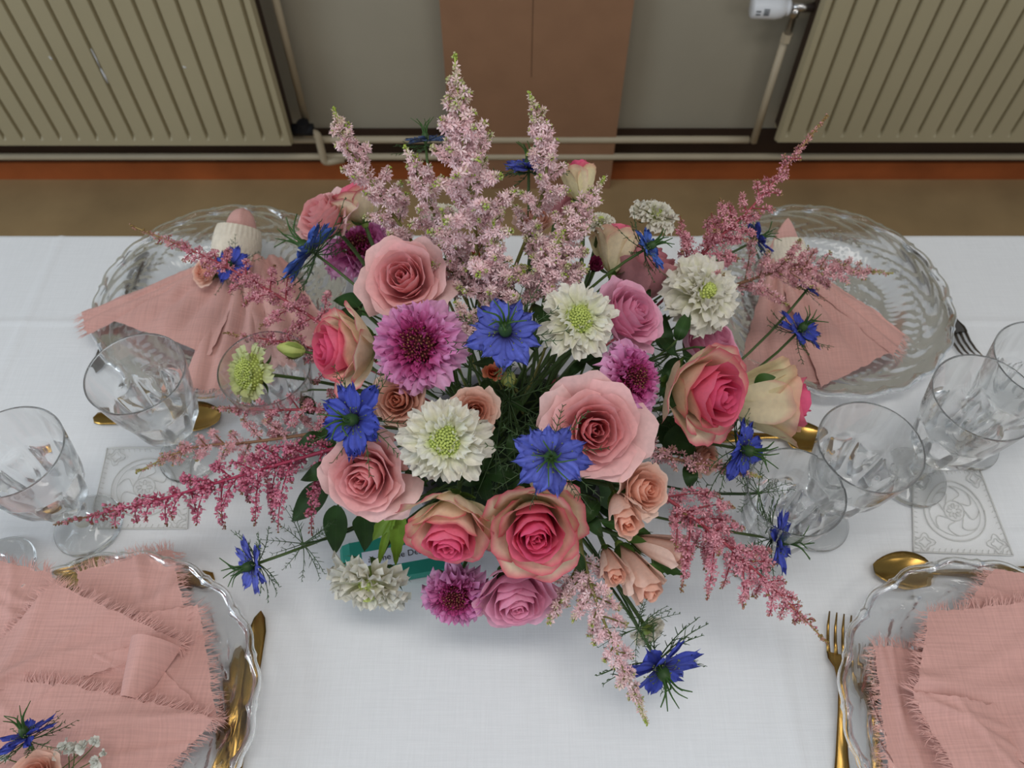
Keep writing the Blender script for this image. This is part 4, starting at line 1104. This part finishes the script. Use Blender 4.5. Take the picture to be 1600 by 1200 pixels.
scabious('green', 393, 583, 112, 0.15, (-0.58, -0.40, 0.70), 'green scabious head facing left beside the goblet')
scabious('fluffy', 690, 338, 66, 0.24, (0.0, 0.2, 0.95), 'white scabious half buried under pale plumes at back', push=0.02)
scabious('fluffy', 938, 348, 52, 0.24, (0.1, 0.2, 0.95), 'little white scabious left of the cream rosebud at back')
scabious('fluffy', 1012, 985, 62, 0.07, (0.40, -0.50, -0.40), 'white scabious seen from behind above the lowest nigella')

# nigella
nigella(790, 522, 132, None, (-0.03, -0.12, 0.99), 'blue nigella at the middle with upright green horns', push=-0.02)
nigella(557, 655, 126, None, (-0.42, -0.52, 0.74), 'deep blue nigella at left above the pale pink rose', 'deep', push=-0.02)
nigella(860, 712, 128, None, (0.0, -0.62, 0.79), 'blue nigella facing the camera beside the largest pink rose', push=-0.03)
nigella(665, 222, 72, 0.27, (-0.05, 0.62, 0.78), 'slate blue nigella at the very back left', 'slate')
nigella(826, 264, 86, 0.29, (0.0, 0.55, 0.83), 'blue nigella at the back with green horns pointing up')
nigella(1010, 388, 82, 0.27, (0.80, 0.15, 0.55), 'bright blue nigella at back right seen edge-on', 'sky')
nigella(488, 393, 120, 0.20, (-0.80, 0.46, 0.36), 'blue nigella at upper left seen from the side with long bracts', 'sky')
nigella(1182, 375, 66, 0.17, (0.90, 0.25, 0.40), 'small blue nigella among the rosy plume at right back', 'deep')
nigella(1248, 518, 84, 0.14, (0.45, 0.22, 0.85), 'blue nigella lying over the far right napkin', 'deep')
nigella(1262, 452, 46, 0.15, (0.50, 0.45, 0.65), 'smallest blue nigella at right above its neighbour', 'deep')
nigella(1158, 702, 112, 0.17, (0.75, -0.48, 0.45), 'blue nigella below the two-tone roses at right', 'deep')
nigella(1213, 842, 108, 0.12, (0.85, -0.33, 0.42), 'blue nigella pointing right at the lower right plume', 'deep')
nigella(398, 882, 98, 0.10, (-0.75, -0.50, 0.42), 'blue nigella on a long stem at lower left', 'mid')
nigella(1030, 1040, 130, 0.09, (0.27, -0.82, 0.28), 'lowest blue nigella hanging at the bottom right', 'deep')
# nigella and filler on the napkins
nigella(362, 415, 66, 0.075, (-0.1, -0.45, 0.85), 'blue nigella tucked into the far left napkin', 'deep', group='flowers tucked in napkins', to=P(372, 392, 0.05))
nigella(42, 1152, 92, 0.085, (-0.30, 0.62, 0.60), 'blue nigella on the near left napkin', 'deep', group='flowers tucked in napkins', to=P(70, 1215, 0.055))
rose('peach', 320, 425, 46, 0.065, (-0.4, -0.3, 0.8), 'peach bud beside blue nigella on the far left napkin', name='spray_rose', cat='spray rose', group='flowers tucked in napkins', to=P(360, 400, 0.05))
rose('peach', 58, 1212, 84, 0.075, (0.1, 0.1, 0.98), 'peach rose at bottom left corner on the near left napkin', name='spray_rose', cat='spray rose', group='flowers tucked in napkins', to=P(80, 1230, 0.05))
gy = thing('gypsophila_sprig', 'white gypsophila sprig on the near left napkin', 'gypsophila', P(100, 1205, 0.055), 'flowers tucked in napkins')
L0 = np.array(gy.location)
for (gx, gyy, gz, gs) in ((102, 1165, 0.075, 1), (113, 1172, 0.075, 1.1), (130, 1168, 0.078, 1), (148, 1160, 0.078, 0.9), (152, 1190, 0.075, 1.0), (88, 1180, 0.072, 0.8), (162, 1176, 0.072, 0.6), (8, 1185, 0.07, 0.7)):
    c = P(gx, gyy, gz) - L0; rs = np.random.RandomState(gx); b = MB()
    for q in range(11):
        d = norm(rs.normal(size=3) + np.array((0, 0, 0.9))); Fm = frame(d, rs.rand() * 6); u = np.linspace(-1, 1, 4)[None, :]; v = np.linspace(0, 1, 4)[:, None]
        gg = np.stack((0.0030 * u * np.sin(pi * (0.15 + 0.6 * v)), 0.0010 * np.sin(4 * u + v), 0.0062 * v + 0 * u), -1) * gs
        b.grid(gg @ Fm.T + c, S(236, 236, 226))
    fl = b.build('blossom', M['petal_thin'], gy)
    MB().tube(bez(c, c + np.array((0, 0, -0.008)), np.array((rs.uniform(-.01, .01), rs.uniform(-.01, 0), 0)), 6), 0.0005, S(100, 120, 70), 4).build('twig', M['green'], fl)

# astilbe plumes
astilbe('pale', [(752, 500, .20), (740, 330, .33), (722, 210, .40), (710, 82, .45)], 0.066, 34, 'tallest pale pink astilbe plume rising in the middle back', seed=1)
astilbe('pale', [(680, 430, .20), (600, 315, .27), (545, 232, .31), (521, 166, .33)], 0.050, 24, 'pale pink astilbe plume leaning to the back left', seed=2)
astilbe('pale', [(800, 430, .22), (850, 295, .30), (847, 212, .34), (826, 142, .37)], 0.044, 24, 'pale pink astilbe plume with curved tip right of the tallest', seed=3)
astilbe('pale', [(705, 420, .22), (668, 305, .31), (632, 226, .34)], 0.040, 20, 'short pale pink astilbe plume left of the tallest', seed=4)
astilbe('pale', [(840, 460, .24), (890, 360, .29), (946, 276, .32)], 0.044, 22, 'pale pink astilbe plume leaning to the back right', seed=5)
astilbe('pale', [(770, 500, .22), (776, 430, .28), (772, 345, .33)], 0.056, 22, 'bushy pale pink astilbe plume in front of the tallest', seed=6, blunt=True)
astilbe('pale', [(700, 470, .22), (712, 400, .27), (690, 330, .30)], 0.044, 18, 'bushy pale pink astilbe plume above the pale pink rose', seed=16, blunt=True)
astilbe('pale', [(860, 480, .24), (850, 420, .28), (880, 360, .30)], 0.046, 18, 'bushy pale pink astilbe plume above the white scabious', seed=17, blunt=True)
astilbe('dusty', [(1050, 455, .17), (1110, 385, .22), (1180, 318, .25), (1293, 180, .30)], 0.060, 28, 'rosy astilbe plume reaching to the upper right', seed=7)
astilbe('blush', [(1120, 455, .14), (1215, 425, .17), (1300, 420, .18), (1395, 427, .19)], 0.064, 28, 'blush astilbe plume lying to the right over glass plate', seed=8)
astilbe('dusty', [(540, 530, .15), (430, 460, .17), (330, 405, .19), (204, 352, .21)], 0.060, 28, 'rosy astilbe plume reaching to the upper left plate', seed=9, droop=0.3)
astilbe('dusty', [(560, 570, .14), (470, 540, .15), (350, 520, .15)], 0.040, 18, 'short rosy astilbe plume left of the two-tone rose', seed=10, droop=0.3)
astilbe('rasp', [(560, 690, .17), (410, 733, .17), (250, 780, .155), (83, 820, .15)], 0.066, 34, 'long raspberry astilbe plume reaching far left', seed=11, droop=0.75, tipfrac=0.78)
astilbe('dusty', [(560, 640, .14), (440, 640, .14), (330, 638, .13)], 0.036, 16, 'small rosy astilbe plume beneath green scabious', seed=18, droop=0.3)
astilbe('blush', [(540, 670, .12), (400, 690, .12), (300, 700, .12), (212, 738, .12)], 0.046, 22, 'pale astilbe plume behind the raspberry one at left', seed=12, droop=0.2, tipfrac=0.7)
astilbe('dusty', [(1010, 755, .16), (1110, 830, .16), (1200, 910, .14), (1294, 1006, .11)], 0.068, 30, 'rosy astilbe plume reaching to the lower right forks', seed=13, droop=0.55)
astilbe('blush', [(985, 705, .16), (1080, 722, .16), (1190, 745, .15)], 0.024, 16, 'thin blush astilbe plume under the large two-tone rose', seed=14)
astilbe('pale', [(905, 850, .13), (932, 940, .12), (972, 1040, .11), (1012, 1132, .09)], 0.040, 22, 'pale pink astilbe plume hanging at the bottom', seed=15, droop=0.3)
astilbe('pale', [(905, 880, .12), (880, 930, .115), (856, 975, .10)], 0.020, 10, 'small pale astilbe sprig over the bright pink bloom', seed=19, droop=0.3)

astilbe('pale', [(745, 530, .24), (728, 500, .265), (712, 470, .28)], 0.024, 10, 'small pale astilbe sprig left of the centre nigella', seed=20, blunt=True)
# leaves that show
DK = S(46, 74, 34); MD = S(66, 100, 44); LT = S(122, 152, 50)
leaf([(515, 760, .13), (485, 785, .11), (456, 815, .09)], 0.014, DK, 'dark green leaf beside raspberry plume at lower left')
leaf([(528, 790, .12), (525, 825, .10), (524, 866, .07)], 0.012, DK, 'dark green pointed leaf hanging left of the packet')
leaf([(566, 800, .12), (571, 825, .10), (569, 862, .07)], 0.0115, DK, 'dark green leaf hanging above the teal packet')
leaf([(622, 800, .13), (604, 815, .115), (582, 845, .10)], 0.010, LT, 'fresh green leaf curling left above the packet', serr=0.08)
leaf([(628, 800, .13), (622, 835, .11), (618, 885, .08)], 0.008, LT, 'fresh green leaf hanging down over packet label', serr=0.08)
leaf([(612, 812, .12), (600, 850, .10), (590, 888, .08)], 0.004, LT, 'narrow fresh green leaf strip over packet label')
leaf([(970, 800, .15), (955, 765, .16), (930, 745, .17)], 0.016, DK, 'dark green leaf beneath the largest pink rose')
leaf([(940, 815, .14), (985, 825, .13), (1020, 838, .12)], 0.007, MD, 'slim green leaf between peach spray buds')
leaf([(1020, 880, .12), (1020, 905, .11), (1022, 938, .09)], 0.010, MD, 'green serrated leaf hanging under the peach buds', serr=0.12)
leaf([(1020, 872, .12), (1040, 885, .11), (1068, 898, .10)], 0.007, MD, 'small green serrated leaf right of the peach buds', serr=0.12)
leaf([(1180, 610, .18), (1200, 602, .19), (1224, 598, .19)], 0.012, MD, 'green leaf between the two roses at right')
leaf([(895, 865, .15), (905, 880, .14), (915, 898, .12)], 0.006, DK, 'small dark leaf right of the bottom rose')
leaf([(792, 880, .14), (786, 895, .13), (776, 906, .12)], 0.006, DK, 'tiny dark leaf between the two bottom roses')
leaf([(470, 620, .13), (482, 635, .12), (490, 648, .11)], 0.008, DK, 'dark leaf under the green scabious')
leaf([(1085, 700, .15), (1060, 690, .16), (1035, 700, .15)], 0.016, DK, 'dark green leaf under the large two-tone rose')
leaf([(600, 470, .20), (582, 480, .19), (560, 492, .18)], 0.010, MD, 'green leaf below the upper left pink rose')
leaf([(1045, 545, .16), (1035, 520, .17), (1040, 490, .17)], 0.010, DK, 'dark green leaf between bright pink bloom and white pompon')
leaf([(1060, 560, .15), (1050, 590, .15), (1030, 620, .15)], 0.012, DK, 'dark green leaf right of the turned magenta scabious')
leaf([(1040, 650, .15), (1045, 680, .15), (1060, 712, .14)], 0.013, DK, 'broad dark leaf at the right of the largest pink rose')
leaf([(960, 440, .20), (965, 455, .20), (985, 440, .19)], 0.010, DK, 'dark green leaf under the plum purple rosebud')
leaf([(560, 480, .18), (545, 470, .17), (520, 470, .16)], 0.010, DK, 'dark leaf below the upper left magenta scabious')
# a green bud and pods
def pod(px, py, z, face, d, label):
    t, M3, r, p = place('flower_bud', label, 'bud', 'green flower buds', px, py, d, z, face)
    MB().lathe([(0.05, -0.9), (0.35, -0.7), (0.55, -0.2), (0.48, 0.35), (0.22, 0.85), (0.02, 1.0)], 12, col=S(190, 198, 112)).build('bud_body', M['green'], t)
    for q in range(5):
        a = q * 2 * pi / 5; ss = np.linspace(0, 1, 6); rr = 0.25 + 0.38 * np.sin(pi * ss * 0.8); zz = -0.8 + 1.2 * ss; ww = 0.16 * np.sin(pi * (0.1 + 0.88 * ss))
        g = np.stack([np.stack((rr * cos(a) - x * ww * sin(a), rr * sin(a) + x * ww * cos(a), zz), -1) for x in (-1, 0, 1)], 1)
        MB().grid(g, S(150, 168, 84)).build('sepal', M['leaf'], t)
    stem(t, M3, r, p, (0, 0, -0.85), rad=0.0014)
pod(795, 592, 0.25, (0.1, -0.2, 0.95), 42, 'pale green bud under the centre blue nigella')
pod(456, 546, 0.16, (-0.95, 0.1, 0.15), 48, 'slim green bud pointing left beside two-tone rose')
# dark greenery deep between the blooms
rs = np.random.RandomState(77)
for q in range(80):
    a = rs.rand() * 2 * pi; rr = math.sqrt(rs.rand()); px_ = 805 + 330 * rr * cos(a); py_ = 620 + 235 * rr * sin(a)
    pd = dome(px_, py_)
    if pd is None: continue
    z0 = max(0.09, pd[2] - TZ - rs.uniform(0.04, 0.09)); b_ = rs.rand() * 6.28; l_ = rs.uniform(35, 60)
    leaf([(px_, py_, z0), (px_ + l_ * .5 * cos(b_), py_ + l_ * .5 * sin(b_), z0 + 0.01), (px_ + l_ * cos(b_), py_ + l_ * sin(b_), z0 - 0.01)], rs.uniform(0.004, 0.0085), DK * rs.uniform(0.7, 1.2), 'dark green filler leaf deep between the blooms', group='dark filler leaves deep in the bouquet')
# feathery foliage sprigs
def fern(px, py, z, d, face, label):
    t, M3, r, p = place('feathery_foliage', label, 'foliage', 'feathery thread foliage', px, py, d, z, face)
    link('threads', NBR[int(px) % 4], t, kind='stuff'); stem(t, M3, r, p, (0, 0, -0.1), rad=0.0012, col=S(60, 86, 46))
fern(795, 622, 0.23, 150, (0, -.3, .95), 'feathery green foliage in the dark gap at centre')
fern(775, 700, 0.22, 130, (0, -.4, .9), 'feathery green foliage left of the camera-facing nigella')
fern(1070, 690, 0.15, 110, (.4, -.4, .8), 'feathery green foliage under the large two-tone rose')
fern(470, 850, 0.10, 90, (-.4, -.4, .8), 'feathery green foliage on the lower left nigella stem')
fern(1190, 770, 0.13, 90, (.5, -.3, .8), 'feathery green foliage beside the right goblets')
fern(1000, 985, 0.09, 90, (.2, -.8, .4), 'feathery green foliage above the lowest nigella')
fern(1020, 540, 0.19, 90, (.3, -.3, .9), 'feathery green foliage right of the bright pink bloom')
